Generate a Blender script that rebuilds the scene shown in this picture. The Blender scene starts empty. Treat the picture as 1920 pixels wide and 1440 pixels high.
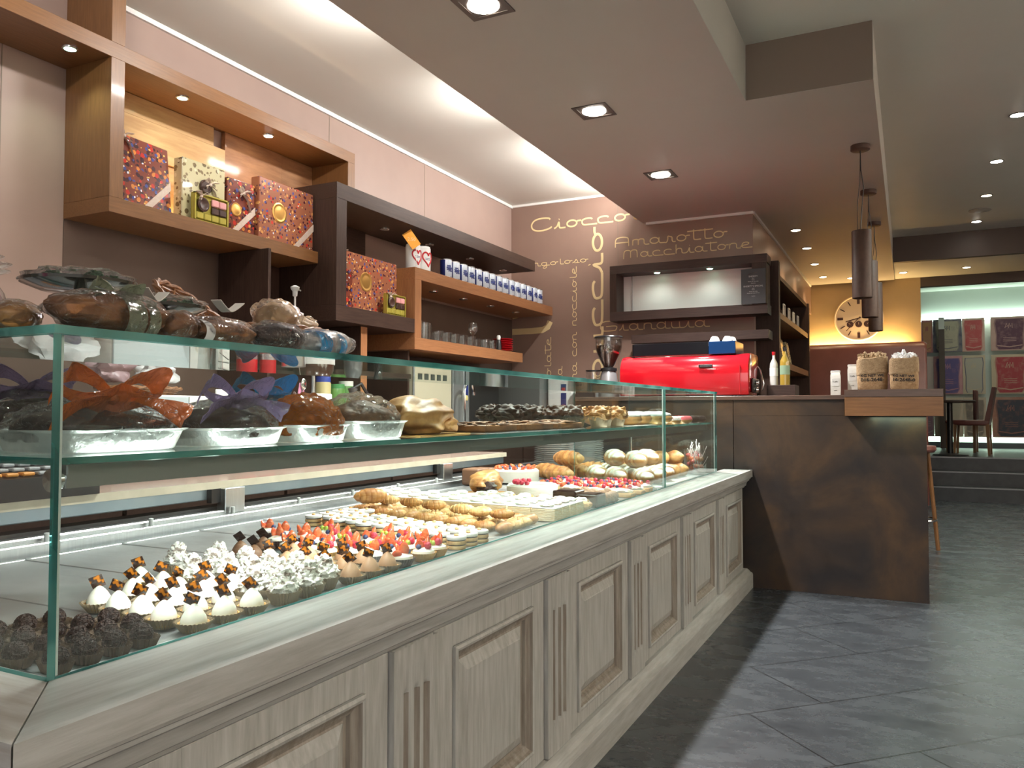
import bpy, bmesh, math, random
from math import sin, cos, pi, radians, atan2, hypot
from mathutils import Vector, Matrix, noise, Euler

random.seed(7)
SC = bpy.context.scene
COL = SC.collection

# ------------------------------------------------------------------ camera, world, exposure
cam = bpy.data.cameras.new('camera'); cam.lens = 28.125; cam.sensor_width = 36; cam.clip_start = 0.02; cam.clip_end = 100
co = bpy.data.objects.new('camera', cam); COL.objects.link(co)
co.location = (0, 0, 1.1); co.rotation_euler = (radians(91.98), 0, radians(26.35))
SC.camera = co
SC.view_settings.view_transform = 'Standard'; SC.view_settings.look = 'None'
SC.view_settings.gamma = 1; SC.view_settings.use_curve_mapping = False
SC.view_settings.exposure = 0.55
SC.cycles.use_denoising = True
SC.cycles.max_bounces = 7; SC.cycles.transparent_max_bounces = 32; SC.cycles.glossy_bounces = 4
SC.cycles.sample_clamp_indirect = 4; SC.cycles.caustics_reflective = False; SC.cycles.caustics_refractive = False
W = bpy.data.worlds.new('room_air'); SC.world = W; W.use_nodes = True
W.node_tree.nodes['Background'].inputs[0].default_value = (1.0, 0.96, 0.92, 1)
W.node_tree.nodes['Background'].inputs[1].default_value = 0.28

# area and spot lamps
def area(name, loc, rot, sx, sy, power, col=(1, 1, 1), parent=None, spread=180):
    l = bpy.data.lights.new(name, 'AREA'); l.shape = 'RECTANGLE'; l.size = sx; l.size_y = sy
    l.energy = power; l.color = col; l.spread = radians(spread)
    o = bpy.data.objects.new(name, l); COL.objects.link(o); o.location = loc; o.rotation_euler = rot; o.parent = parent
    return o
def spot(name, loc, power, col=(1, 1, 1), ang=100, blend=.8, rad=.03, rot=(0, 0, 0), parent=None):
    l = bpy.data.lights.new(name, 'SPOT'); l.energy = power; l.color = col; l.spot_size = radians(ang)
    l.spot_blend = blend; l.shadow_soft_size = rad
    o = bpy.data.objects.new(name, l); COL.objects.link(o); o.location = loc; o.rotation_euler = rot; o.parent = parent
    return o
area('rear_fill_lamp', (0.9, -1.6, 1.9), (radians(68), 0, radians(12)), 3.2, 1.6, 20, (1, .97, .93))  # unseen fill lamp added behind the camera

# ------------------------------------------------------------------ helpers
class MB:
    def __init__(s): s.v = []; s.f = []; s.m = []
    def add(s, vs, fs, mi=0):
        b = len(s.v); s.v += [tuple(p) for p in vs]
        for f in fs: s.f.append(tuple(b + i for i in f)); s.m.append(mi)
        return s
    def box(s, x0, x1, y0, y1, z0, z1, mi=0, c=0, M=None):
        if x0 > x1: x0, x1 = x1, x0
        if y0 > y1: y0, y1 = y1, y0
        if z0 > z1: z0, z1 = z1, z0
        if c <= 0:
            vs = [(x, y, z) for z in (z0, z1) for y in (y0, y1) for x in (x0, x1)]
            fs = [(0, 2, 3, 1), (4, 5, 7, 6), (0, 1, 5, 4), (2, 6, 7, 3), (0, 4, 6, 2), (1, 3, 7, 5)]
        else:
            bm = bmesh.new(); bmesh.ops.create_cube(bm, size=1)
            for v in bm.verts: v.co = Vector(((x0 + x1) / 2 + v.co.x * (x1 - x0), (y0 + y1) / 2 + v.co.y * (y1 - y0), (z0 + z1) / 2 + v.co.z * (z1 - z0)))
            c = min(c, (x1 - x0) * .45, (y1 - y0) * .45, (z1 - z0) * .45)
            bmesh.ops.bevel(bm, geom=list(bm.edges), offset=c, segments=1 if c < .0045 else 3, affect='EDGES', profile=.5)
            bm.verts.index_update(); vs = [v.co.copy() for v in bm.verts]; fs = [[v.index for v in f.verts] for f in bm.faces]; bm.free()
        if M: vs = [M @ Vector(p) for p in vs]
        return s.add(vs, fs, mi)
    def lathe(s, prof, n=24, c=(0, 0, 0), mi=0, flute=0, nf=0, M=None, ex=1, ey=1, cap=True):
        vs = []; fs = []
        for k, pr in enumerate(prof):
            r, z = pr[0], pr[1]; fl = pr[2] if len(pr) > 2 else 0
            for i in range(n):
                a = 2 * pi * i / n; rr = r * (1 + fl * (1 if i % 2 else -1))
                vs.append((c[0] + rr * cos(a) * ex, c[1] + rr * sin(a) * ey, c[2] + z))
        for k in range(len(prof) - 1):
            for i in range(n):
                j = (i + 1) % n; fs.append((k * n + i, k * n + j, (k + 1) * n + j, (k + 1) * n + i))
        if cap:
            if prof[0][0] > 1e-5: fs.append(tuple(range(n - 1, -1, -1)))
            if prof[-1][0] > 1e-5: fs.append(tuple((len(prof) - 1) * n + i for i in range(n)))
        if M: vs = [M @ Vector(p) for p in vs]
        return s.add(vs, fs, mi)
    def tube(s, pts, r, n=8, mi=0, flat=1.0, up=None):
        pts = [Vector(p) for p in pts]; N = len(pts); rs = r if isinstance(r, (list, tuple)) else [r] * N
        vs = []; fs = []; prev = None
        for i, p in enumerate(pts):
            t = (pts[min(i + 1, N - 1)] - pts[max(i - 1, 0)]).normalized()
            u = Vector(up) if up else (prev if prev is not None else (Vector((0, 0, 1)) if abs(t.z) < .9 else Vector((1, 0, 0))))
            a = t.cross(u)
            if a.length < 1e-6: a = t.orthogonal()
            a.normalize(); b = a.cross(t).normalized(); prev = b
            for k in range(n):
                th = 2 * pi * k / n; vs.append(p + a * cos(th) * rs[i] + b * sin(th) * rs[i] * flat)
        for i in range(N - 1):
            for k in range(n):
                j = (k + 1) % n; fs.append((i * n + k, i * n + j, (i + 1) * n + j, (i + 1) * n + k))
        fs.append(tuple(range(n - 1, -1, -1))); fs.append(tuple((N - 1) * n + k for k in range(n)))
        return s.add(vs, fs, mi)
    def blob(s, c, r, seed=0, amp=.12, fr=2.5, sub=3, mi=0, flatten=None, rz=0, power=None):
        bm = bmesh.new(); bmesh.ops.create_icosphere(bm, subdivisions=sub, radius=1)
        cs, sn = cos(rz), sin(rz)
        for v in bm.verts:
            d = 1 + amp * noise.noise(v.co * fr + Vector((seed * 7.3, seed * 3.1, seed)))
            p = v.co * d
            if flatten is not None and p.z < flatten: p.z = flatten + (p.z - flatten) * .05
            x, y = p.x * r[0], p.y * r[1]
            v.co = Vector((c[0] + x * cs - y * sn, c[1] + x * sn + y * cs, c[2] + p.z * r[2]))
        bm.verts.index_update(); vs = [v.co.copy() for v in bm.verts]; fs = [[v.index for v in f.verts] for f in bm.faces]; bm.free()
        return s.add(vs, fs, mi)
    def prism(s, poly, z0, z1, M=None, mi=0):
        n = len(poly); vs = [(x, y, z0) for x, y in poly] + [(x, y, z1) for x, y in poly]
        fs = [tuple(range(n - 1, -1, -1)), tuple(range(n, 2 * n))] + [(i, (i + 1) % n, n + (i + 1) % n, n + i) for i in range(n)]
        if M: vs = [M @ Vector(p) for p in vs]
        return s.add(vs, fs, mi)
    def sheet(s, f, nu, nv, th=.0015, mi=0):
        """closed thin sheet from f(u,v)"""
        P = [[Vector(f(i / nu, j / nv)) for j in range(nv + 1)] for i in range(nu + 1)]
        vs = []; w = nv + 1
        for sg in (1, -1):
            for i in range(nu + 1):
                for j in range(w):
                    du = P[min(i + 1, nu)][j] - P[max(i - 1, 0)][j]; dv = P[i][min(j + 1, nv)] - P[i][max(j - 1, 0)]
                    nn = du.cross(dv); nn = nn.normalized() if nn.length > 1e-9 else Vector((0, 0, 1))
                    vs.append(P[i][j] + nn * th * .5 * sg)
        o = (nu + 1) * w; fs = []
        for i in range(nu):
            for j in range(nv):
                a, b, c, d = i * w + j, (i + 1) * w + j, (i + 1) * w + j + 1, i * w + j + 1
                fs += [(a, b, c, d), (o + d, o + c, o + b, o + a)]
        for i in range(nu):
            for j in (0, nv):
                a, b = i * w + j, (i + 1) * w + j; fs.append((a, o + a, o + b, b) if j == 0 else (b, o + b, o + a, a))
        for j in range(nv):
            for i in (0, nu):
                a, b = i * w + j, i * w + j + 1; fs.append((b, o + b, o + a, a) if i == 0 else (a, o + a, o + b, b))
        return s.add(vs, fs, mi)
    def mesh(s, name, mats, smooth=35):
        me = bpy.data.meshes.new(name); me.from_pydata(s.v, [], s.f)
        for m in (mats if isinstance(mats, (list, tuple)) else [mats]): me.materials.append(m)
        me.polygons.foreach_set('material_index', s.m)
        if smooth:
            me.polygons.foreach_set('use_smooth', [True] * len(s.f)); me.set_sharp_from_angle(angle=radians(smooth))
        me.update(); return me

def tag(o, label=None, cat=None, group=None, kind=None):
    if label: o['label'] = label
    if cat: o['category'] = cat
    if group: o['group'] = group
    if kind: o['kind'] = kind
    return o
def T(name, label, cat, loc=(0, 0, 0), rz=0, group=None):
    o = bpy.data.objects.new(name, None); COL.objects.link(o); o.empty_display_size = .05
    o.location = loc; o.rotation_euler = (0, 0, rz)
    return tag(o, label, cat, group)
def O(name, mb, mats, parent=None, smooth=35, loc=None, rot=None, **k):
    me = mb if isinstance(mb, bpy.types.Mesh) else mb.mesh(name, mats, smooth)
    o = bpy.data.objects.new(name, me); COL.objects.link(o); o.parent = parent
    if loc: o.location = loc
    if rot: o.rotation_euler = rot
    return tag(o, **k)
def S(name, mb, mats, parent=None, smooth=0):
    return O(name, mb, mats, parent, smooth, kind='structure' if parent is None else None)
def stamp(proto, name, loc, rz, label, cat, group=None, sc=1, tilt=(0, 0)):
    """proto: [(part, mesh, [(sub, mesh)...])...]; one part with name None -> a single mesh thing"""
    if len(proto) == 1 and not proto[0][2]:
        r = bpy.data.objects.new(name, proto[0][1])
    else:
        r = bpy.data.objects.new(name, None); r.empty_display_size = .02
        for pn, me, subs in proto:
            p = bpy.data.objects.new(pn, me); COL.objects.link(p); p.parent = r
            for sn_, sm in subs:
                q = bpy.data.objects.new(sn_, sm); COL.objects.link(q); q.parent = p
    COL.objects.link(r); r.location = loc; r.rotation_euler = (tilt[0], tilt[1], rz)
    r.scale = (sc, sc, sc) if not isinstance(sc, tuple) else sc
    return tag(r, label, cat, group)
def text(name, s, size, loc, rot, mat, parent, ex=.0006, align='CENTER', sx=1, bold=0):
    c = bpy.data.curves.new(name, 'FONT'); c.body = s; c.size = size; c.extrude = ex; c.align_x = align; c.align_y = 'CENTER'; c.offset = bold
    c.resolution_u = 3; c.materials.append(mat)
    q = bpy.data.objects.new(name, c); COL.objects.link(q); me = bpy.data.meshes.new_from_object(q.evaluated_get(bpy.context.evaluated_depsgraph_get())); bpy.data.objects.remove(q)
    o = bpy.data.objects.new(name, me); COL.objects.link(o); o.location = loc; o.rotation_euler = rot; o.scale = (sx, 1, 1); o.parent = parent
    return o

# ------------------------------------------------------------------ materials
def newmat(name):
    m = bpy.data.materials.new(name); m.use_nodes = True; nt = m.node_tree
    return m, nt, nt.nodes['Principled BSDF']
def nd(nt, t, **k):
    n = nt.nodes.new(t)
    for a, b in k.items():
        if a[0] == '_': n.inputs[a[1:].replace('_', ' ')].default_value = b
        else: setattr(n, a, b)
    return n
def c4(c): return (c[0], c[1], c[2], 1)
def mix(c, d, t): return tuple(c[i] * (1 - t) + d[i] * t for i in range(3))
def mat(name, col, rough=.5, metal=0, col2=None, scale=20, detail=3, stretch=(1, 1, 1), bump=0, lo=.35, hi=.65, coat=0, spec=.5, emit=0, sss=0, sheen=0, rvar=0, bscale=None):
    m, nt, p = newmat(name)
    p.inputs['Base Color'].default_value = c4(col); p.inputs['Roughness'].default_value = rough; p.inputs['Metallic'].default_value = metal
    p.inputs['Specular IOR Level'].default_value = spec; p.inputs['Coat Weight'].default_value = coat; p.inputs['Coat Roughness'].default_value = .08
    if sss: p.inputs['Subsurface Weight'].default_value = sss; p.inputs['Subsurface Scale'].default_value = .01
    if sheen: p.inputs['Sheen Weight'].default_value = sheen
    if emit: p.inputs['Emission Color'].default_value = c4(col); p.inputs['Emission Strength'].default_value = emit
    if col2 or bump:
        tc = nd(nt, 'ShaderNodeTexCoord'); mp = nd(nt, 'ShaderNodeMapping', _Scale=stretch); nt.links.new(tc.outputs['Object'], mp.inputs['Vector'])
        n = nd(nt, 'ShaderNodeTexNoise', _Scale=scale, _Detail=detail, _Roughness=.6); nt.links.new(mp.outputs[0], n.inputs['Vector'])
        if col2:
            r = nd(nt, 'ShaderNodeValToRGB'); r.color_ramp.elements[0].position = lo; r.color_ramp.elements[1].position = hi
            r.color_ramp.elements[0].color = c4(col); r.color_ramp.elements[1].color = c4(col2)
            nt.links.new(n.outputs[0], r.inputs[0]); nt.links.new(r.outputs[0], p.inputs['Base Color'])
        if rvar:
            mr = nd(nt, 'ShaderNodeMapRange'); mr.inputs[3].default_value = rough - rvar; mr.inputs[4].default_value = rough + rvar
            nt.links.new(n.outputs[0], mr.inputs[0]); nt.links.new(mr.outputs[0], p.inputs['Roughness'])
        if bump:
            b = nd(nt, 'ShaderNodeBump', _Strength=bump, _Distance=.004)
            if bscale:
                n2 = nd(nt, 'ShaderNodeTexNoise', _Scale=bscale, _Detail=3); nt.links.new(mp.outputs[0], n2.inputs['Vector']); nt.links.new(n2.outputs[0], b.inputs['Height'])
            else: nt.links.new(n.outputs[0], b.inputs['Height'])
            nt.links.new(b.outputs[0], p.inputs['Normal'])
    return m
def wood(name, c1, c2, axis, rough=.4, scale=9, coat=0.1, st=14, bump=.12, spec=.5):
    s = [st, st, st]; s[axis] = .9
    return mat(name, c1, rough, col2=c2, scale=scale, detail=6, stretch=tuple(s), bump=bump, lo=.3, hi=.72, coat=coat, spec=spec if coat else .22)
def emission(name, col, st):
    m = bpy.data.materials.new(name); m.use_nodes = True; nt = m.node_tree; nt.nodes.clear()
    e = nd(nt, 'ShaderNodeEmission', _Color=c4(col), _Strength=st); o = nd(nt, 'ShaderNodeOutputMaterial'); nt.links.new(e.outputs[0], o.inputs[0]); return m
def glass(name, tint=(.93, .98, .96), ior=1.5, rough=0, boost=0):
    m = bpy.data.materials.new(name); m.use_nodes = True; nt = m.node_tree; nt.nodes.clear()
    tr = nd(nt, 'ShaderNodeBsdfTransparent', _Color=c4(tint)); gl = nd(nt, 'ShaderNodeBsdfGlossy', _Color=(1, 1, 1, 1), _Roughness=rough)
    g = nd(nt, 'ShaderNodeNewGeometry'); mr = nd(nt, 'ShaderNodeMapRange'); mr.inputs[3].default_value = ior; mr.inputs[4].default_value = 1 / ior
    nt.links.new(g.outputs['Backfacing'], mr.inputs[0]); fr = nd(nt, 'ShaderNodeFresnel'); nt.links.new(mr.outputs[0], fr.inputs['IOR'])
    mx = nd(nt, 'ShaderNodeMixShader'); o = nd(nt, 'ShaderNodeOutputMaterial')
    src = fr.outputs[0]
    if boost:
        ad = nd(nt, 'ShaderNodeMath', operation='ADD', use_clamp=True); ad.inputs[1].default_value = boost; nt.links.new(src, ad.inputs[0]); src = ad.outputs[0]
    nt.links.new(src, mx.inputs[0]); nt.links.new(tr.outputs[0], mx.inputs[1]); nt.links.new(gl.outputs[0], mx.inputs[2]); nt.links.new(mx.outputs[0], o.inputs[0])
    return m
def film(name, tint, dens=.3, gloss=.25):
    """coloured cellophane / voile: part transparent, part diffuse, part glossy with crinkles"""
    m = bpy.data.materials.new(name); m.use_nodes = True; nt = m.node_tree; nt.nodes.clear()
    tr = nd(nt, 'ShaderNodeBsdfTransparent', _Color=c4(mix(tint, (1, 1, 1), .45))); gl = nd(nt, 'ShaderNodeBsdfGlossy', _Color=(1, 1, 1, 1), _Roughness=.06)
    df = nd(nt, 'ShaderNodeBsdfDiffuse', _Color=c4(tint)); tl = nd(nt, 'ShaderNodeBsdfTranslucent', _Color=c4(tint))
    tc = nd(nt, 'ShaderNodeTexCoord'); n = nd(nt, 'ShaderNodeTexNoise', _Scale=38, _Detail=5, _Distortion=2.5); nt.links.new(tc.outputs['Object'], n.inputs['Vector'])
    b = nd(nt, 'ShaderNodeBump', _Strength=1, _Distance=.014); nt.links.new(n.outputs[0], b.inputs['Height'])
    nt.links.new(b.outputs[0], gl.inputs['Normal']); nt.links.new(b.outputs[0], df.inputs['Normal'])
    a = nd(nt, 'ShaderNodeMixShader', _Fac=.5); nt.links.new(df.outputs[0], a.inputs[1]); nt.links.new(tl.outputs[0], a.inputs[2])
    x = nd(nt, 'ShaderNodeMixShader', _Fac=dens); nt.links.new(tr.outputs[0], x.inputs[1]); nt.links.new(a.outputs[0], x.inputs[2])
    fz = nd(nt, 'ShaderNodeLayerWeight', _Blend=.12 + gloss * .6); nt.links.new(b.outputs[0], fz.inputs['Normal']); y = nd(nt, 'ShaderNodeMixShader'); nt.links.new(fz.outputs['Fresnel'], y.inputs[0]); nt.links.new(x.outputs[0], y.inputs[1]); nt.links.new(gl.outputs[0], y.inputs[2])
    o = nd(nt, 'ShaderNodeOutputMaterial'); nt.links.new(y.outputs[0], o.inputs[0]); return m

M = {}
M['wall'] = mat('wall_paint_taupe', (.35, .25, .215), .42, col2=(.375, .27, .23), scale=3, bump=.02, spec=.35)
M['wall_back'] = mat('wall_paint_brown', (.255, .165, .13), .38, col2=(.275, .182, .142), scale=3, spec=.35)
M['wall_dk'] = mat('wall_dark_taupe', (.105, .072, .058), .45, col2=(.118, .082, .066), scale=3, spec=.3)
M['ceil'] = mat('ceiling_paint', (.70, .68, .62), .42, col2=(.72, .70, .64), scale=2, spec=.4)
M['soffit'] = mat('soffit_paint', (.45, .41, .375), .45, col2=(.465, .425, .39), scale=2, spec=.4)
M['drop'] = mat('drop_paint_brown', (.20, .155, .12), .6)
M['beam'] = mat('beam_paint_dark', (.055, .035, .025), .5)
M['tan'] = mat('wall_paint_ochre', (.42, .30, .15), .6, col2=(.45, .32, .165), scale=4)
M['green'] = mat('wall_paint_pale', (.50, .52, .48), .6)
M['white'] = mat('white_paint', (.8, .79, .76), .4)
M['letter'] = mat('lettering_paint_cream', (.80, .62, .33), .5)
M['oakY'] = wood('oak_veneer_y', (.155, .068, .022), (.225, .104, .037), 1)
M['oakZ'] = wood('oak_veneer_z', (.155, .068, .022), (.225, .104, .037), 2)
M['oakX'] = wood('oak_veneer_x', (.155, .068, .022), (.225, .104, .037), 0)
M['wengeY'] = wood('wenge_y', (.028, .015, .011), (.052, .030, .022), 1, rough=.45, coat=0)
M['wengeZ'] = wood('wenge_z', (.028, .015, .011), (.052, .030, .022), 2, rough=.45, coat=0)
M['wengeX'] = wood('wenge_x', (.030, .018, .015), (.055, .034, .027), 0, rough=.45, coat=0)
M['pine'] = wood('reclaimed_pine', (.50, .29, .12), (.68, .45, .21), 1, rough=.65, scale=5, st=7)
M['pine2'] = wood('reclaimed_brown_board', (.24, .105, .045), (.42, .21, .09), 1, rough=.65, scale=6, st=6)
M['limed'] = wood('limed_wood_vertical', (.34, .33, .30), (.53, .525, .50), 2, rough=.5, scale=7, st=9, bump=.2)
M['limedY'] = wood('limed_wood_lengthwise', (.35, .34, .315), (.53, .53, .51), 1, rough=.45, scale=6, st=9, bump=.2)
M['limedX'] = wood('limed_wood_crosswise', (.42, .37, .32), (.62, .60, .57), 0, rough=.45, scale=6, st=9, bump=.2)
M['glass'] = glass('case_glass'); M['glass_edge'] = None
M['tumbler'] = glass('clear_glass', (.93, .94, .94), boost=.08)
M['steel'] = mat('brushed_steel', (.62, .64, .65), .28, 1, col2=(.7, .72, .73), scale=8, stretch=(1, 30, 1))
M['tray'] = mat('steel_tray', (.55, .57, .58), .34, .85, col2=(.66, .68, .69), scale=5)
M['alu'] = mat('grey_aluminium_bar', (.30, .31, .31), .4, .7)
M['chrome'] = mat('chrome', (.8, .8, .8), .12, 1)
M['foil'] = mat('aluminium_foil', (.80, .82, .82), .32, .65, col2=(.93, .93, .93), scale=30, bump=.8, bscale=60)
M['black'] = mat('black_plastic', (.012, .012, .013), .3)
M['blackm'] = mat('black_matt', (.02, .018, .017), .6)
M['bulb'] = emission('lamp_lens_warm_white', (1, .92, .80), 60)
M['bulb_g'] = emission('lamp_lens_cool_white', (.50, 1, .70), 9)
M['bulb_w'] = emission('lamp_lens_amber', (1, .80, .52), 14)
M['led'] = emission('led_strip_white', (.96, 1, .98), 9)
M['led_g'] = emission('led_strip_pale_green', (.72, 1, .84), 12)
M['led_y'] = emission('led_strip_warm', (1, .72, .33), 14)
M['oakZd'] = wood('dark_oak_veneer_z', (.24, .10, .04), (.34, .155, .065), 2)
M['lens_off'] = mat('unlit_lamp_lens', (.35, .33, .33), .15, .3)
M['steel_b'] = mat('bluish_steel_strip', (.34, .42, .48), .35, .5, col2=(.42, .5, .55), scale=6)
M['oakYd'] = wood('dark_oak_veneer_y', (.24, .10, .04), (.34, .155, .065), 1)
M['limed_glaze_shade'] = wood('limed_wood_glaze_and_shade', (.17, .135, .105), (.32, .285, .245), 2, rough=.55, scale=7, st=9, bump=.2)  # brown glaze of the mouldings, also the painted shade in the flutes
M['limestone'] = mat('worktop_cream', (.62, .55, .42), .35, col2=(.72, .64, .50), scale=15)
M['worktop'] = mat('worktop_pinkish', (.34, .235, .195), .12, col2=(.38, .27, .22), scale=6)

def m_edge():
    m = bpy.data.materials.new('glass_edge_teal'); m.use_nodes = True; nt = m.node_tree; nt.nodes.clear()
    tc = nd(nt, 'ShaderNodeTexCoord'); n = nd(nt, 'ShaderNodeTexNoise', _Scale=5, _Detail=2); nt.links.new(tc.outputs['Object'], n.inputs['Vector'])
    r = nd(nt, 'ShaderNodeValToRGB'); r.color_ramp.elements[0].color = (.02, .13, .13, 1); r.color_ramp.elements[1].color = (.22, .52, .48, 1)
    r.color_ramp.elements[0].position = .35; r.color_ramp.elements[1].position = .68; nt.links.new(n.outputs[0], r.inputs[0])
    df = nd(nt, 'ShaderNodeBsdfDiffuse'); gl = nd(nt, 'ShaderNodeBsdfGlossy', _Roughness=.08); tr = nd(nt, 'ShaderNodeBsdfTransparent', _Color=(.1, .55, .5, 1)); tl = nd(nt, 'ShaderNodeBsdfTranslucent')
    nt.links.new(r.outputs[0], df.inputs[0]); nt.links.new(r.outputs[0], tl.inputs[0]); gl.inputs[0].default_value = (.5, .9, .85, 1)
    a = nd(nt, 'ShaderNodeMixShader', _Fac=.5); nt.links.new(df.outputs[0], a.inputs[1]); nt.links.new(tl.outputs[0], a.inputs[2])
    b = nd(nt, 'ShaderNodeMixShader', _Fac=.3); nt.links.new(a.outputs[0], b.inputs[1]); nt.links.new(tr.outputs[0], b.inputs[2])
    c = nd(nt, 'ShaderNodeMixShader', _Fac=.15); nt.links.new(b.outputs[0], c.inputs[1]); nt.links.new(gl.outputs[0], c.inputs[2])
    gl2 = nt.nodes.new('ShaderNodeOutputMaterial'); nt.links.new(c.outputs[0], gl2.inputs[0]); return m
M['glass_edge'] = m_edge()

def m_floor():
    m, nt, p = newmat('slate_floor_tiles')
    tc = nd(nt, 'ShaderNodeTexCoord'); mp = nd(nt, 'ShaderNodeMapping'); mp.inputs['Rotation'].default_value = (0, 0, radians(-45)); mp.inputs['Location'].default_value = (-.27, -.25, 0)
    nt.links.new(tc.outputs['Object'], mp.inputs['Vector'])
    b = nd(nt, 'ShaderNodeTexBrick', _Scale=1.0, _Mortar_Size=.003, _Brick_Width=.91, _Row_Height=.455, _Mortar_Smooth=.1, offset=.36, _Bias=-.2)
    b.inputs['Color1'].default_value = (1, 1, 1, 1); b.inputs['Color2'].default_value = (.86, .86, .86, 1); b.inputs['Mortar'].default_value = (.12, .12, .12, 1)
    nt.links.new(mp.outputs[0], b.inputs['Vector'])
    ms = nd(nt, 'ShaderNodeMapping', _Scale=(1.5, 3.2, 1)); ms.inputs['Rotation'].default_value = (0, 0, radians(-28)); nt.links.new(tc.outputs['Object'], ms.inputs['Vector'])
    n = nd(nt, 'ShaderNodeTexNoise', _Scale=2.6, _Detail=10, _Roughness=.72); nt.links.new(ms.outputs[0], n.inputs['Vector'])
    r = nd(nt, 'ShaderNodeValToRGB'); e = r.color_ramp.elements; e[0].position = .32; e[0].color = (.024, .028, .033, 1); e[1].position = .76; e[1].color = (.066, .075, .083, 1)
    nt.links.new(n.outputs[0], r.inputs[0])
    mx = nd(nt, 'ShaderNodeMix', data_type='RGBA', blend_type='MULTIPLY'); mx.inputs[0].default_value = 1
    nt.links.new(r.outputs[0], mx.inputs[6]); nt.links.new(b.outputs[0], mx.inputs[7]); nt.links.new(mx.outputs[2], p.inputs['Base Color'])
    mr = nd(nt, 'ShaderNodeMapRange'); mr.inputs[3].default_value = .16; mr.inputs[4].default_value = .38; nt.links.new(n.outputs[0], mr.inputs[0]); nt.links.new(mr.outputs[0], p.inputs['Roughness'])
    bp = nd(nt, 'ShaderNodeBump', _Strength=.25, _Distance=.003); nt.links.new(n.outputs[0], bp.inputs['Height']); nt.links.new(bp.outputs[0], p.inputs['Normal'])
    return m
M['floor'] = m_floor()
def m_corten():
    m, nt, p = newmat('rusty_bar_panel'); p.inputs['Roughness'].default_value = .5
    tc = nd(nt, 'ShaderNodeTexCoord'); n = nd(nt, 'ShaderNodeTexNoise', _Scale=2.3, _Detail=9, _Roughness=.62, _Distortion=.7); nt.links.new(tc.outputs['Object'], n.inputs['Vector'])
    n2 = nd(nt, 'ShaderNodeTexNoise', _Scale=14, _Detail=8, _Roughness=.7); nt.links.new(tc.outputs['Object'], n2.inputs['Vector'])
    r = nd(nt, 'ShaderNodeValToRGB'); e = r.color_ramp.elements; e[0].position = .36; e[0].color = (.014, .010, .010, 1); e[1].position = .70; e[1].color = (.085, .044, .017, 1)
    x = e.new(.5); x.color = (.036, .021, .013, 1); nt.links.new(n.outputs[0], r.inputs[0])
    mx = nd(nt, 'ShaderNodeMix', data_type='RGBA', blend_type='MULTIPLY'); mx.inputs[0].default_value = .55
    nt.links.new(r.outputs[0], mx.inputs[6]); nt.links.new(n2.outputs[0], mx.inputs[7]); nt.links.new(mx.outputs[2], p.inputs['Base Color'])
    mr = nd(nt, 'ShaderNodeMapRange'); mr.inputs[3].default_value = .28; mr.inputs[4].default_value = .6; nt.links.new(n2.outputs[0], mr.inputs[0]); nt.links.new(mr.outputs[0], p.inputs['Roughness'])
    return m
M['rust'] = m_corten()
# ------------------------------------------------------------------ room shell
S('floor', MB().box(-3.5, 5, -2.5, 11.3, -.1, 0), M['floor'])
S('wall_left', MB().box(-3.4, -3.3, -2.5, 6.75, 0, 3.12), M['wall'])
for y in (1.96, 4.02, 5.15):
    S('wall_joint', MB().box(-3.301, -3.2985, y, y + .004, .9, 3.0), M['drop'], bpy.data.objects['wall_left'])
S('wall_left_lower', MB().box(-3.3, -3.296, 2.24, 6.65, .9, 1.95).box(-3.3, -3.296, -2.5, 2.2395, .9, 1.36), M['wall_dk']).name = 'wall_left_dark'  # lower stretch of the left wall in a darker tone
wb = S('wall_back', MB().box(-3.3, -1.11, 6.65, 6.75, 0, 3.12), M['wall_back'])
for x in (-2.26,):
    S('wall_joint', MB().box(x, x + .004, 6.6485, 6.651, .9, 3.0), M['drop'], wb)
S('wall_side', MB().box(-1.35, -1.11, 6.75, 11.05, 2.36, 2.80), M['wall_back'])
S('wall_side_rear', MB().box(-1.62, -1.35, 6.75, 11.05, 0, 2.80), M['wengeY'])
S('wall_far', MB().box(-1.4, .155, 11.0, 11.12, 0, 3.12), M['tan'])
S('wall_lintel', MB().box(.155, 4.6, 11.0, 11.12, 2.635, 3.12), M['beam'])
S('wall_niche_left', MB().box(.0, .155, 11.12, 15.1, .51, 3.0), M['beam'])
S('wall_niche', MB().box(.0, 5.0, 15.0, 15.1, .4, 3.3), M['green'])
S('ceiling_niche', MB().box(.0, 5.0, 11.12, 15.1, 3.1, 3.2), M['ceil'])
S('wall_right', MB().box(4.6, 4.7, -2.5, 15, 0, 3.12), M['wall'])
S('ceiling', MB().box(-3.4, 4.7, -2.5, 11.12, 3.02, 3.12), M['ceil'])
sf = MB().box(-2.03, -.74, -2.5, 4.25, 2.726, 3.02).box(-2.03, -.13, 4.25, 10.9, 2.726, 3.02)
S('ceiling_soffit', sf, M['soffit'])
S('trim_1', MB().box(-.7415, -.7385, -2.5, 4.25, 2.728, 3.02), M['green'])
S('trim_2', MB().box(-.1315, -.1285, 4.25, 10.9, 2.728, 3.02), M['ceil'])
S('ceiling_drop_face', MB().box(-.735, -.132, 4.245, 4.2495, 2.728, 3.02), M['drop'])
S('ceiling_beam', MB().box(-.125, 4.6, 9.72, 9.8, 2.745, 3.02), M['beam'])
S('ceiling_low', MB().box(-.125, 4.6, 9.8, 11.0, 2.75, 3.02), M['ceil'])
S('trim_3', MB().box(-3.3, -3.285, -2.5, 6.65, 2.995, 3.02), M['white'])
S('trim_4', MB().box(-3.3, -1.98, 6.635, 6.65, 3.0, 3.02), M['white'])
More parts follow.
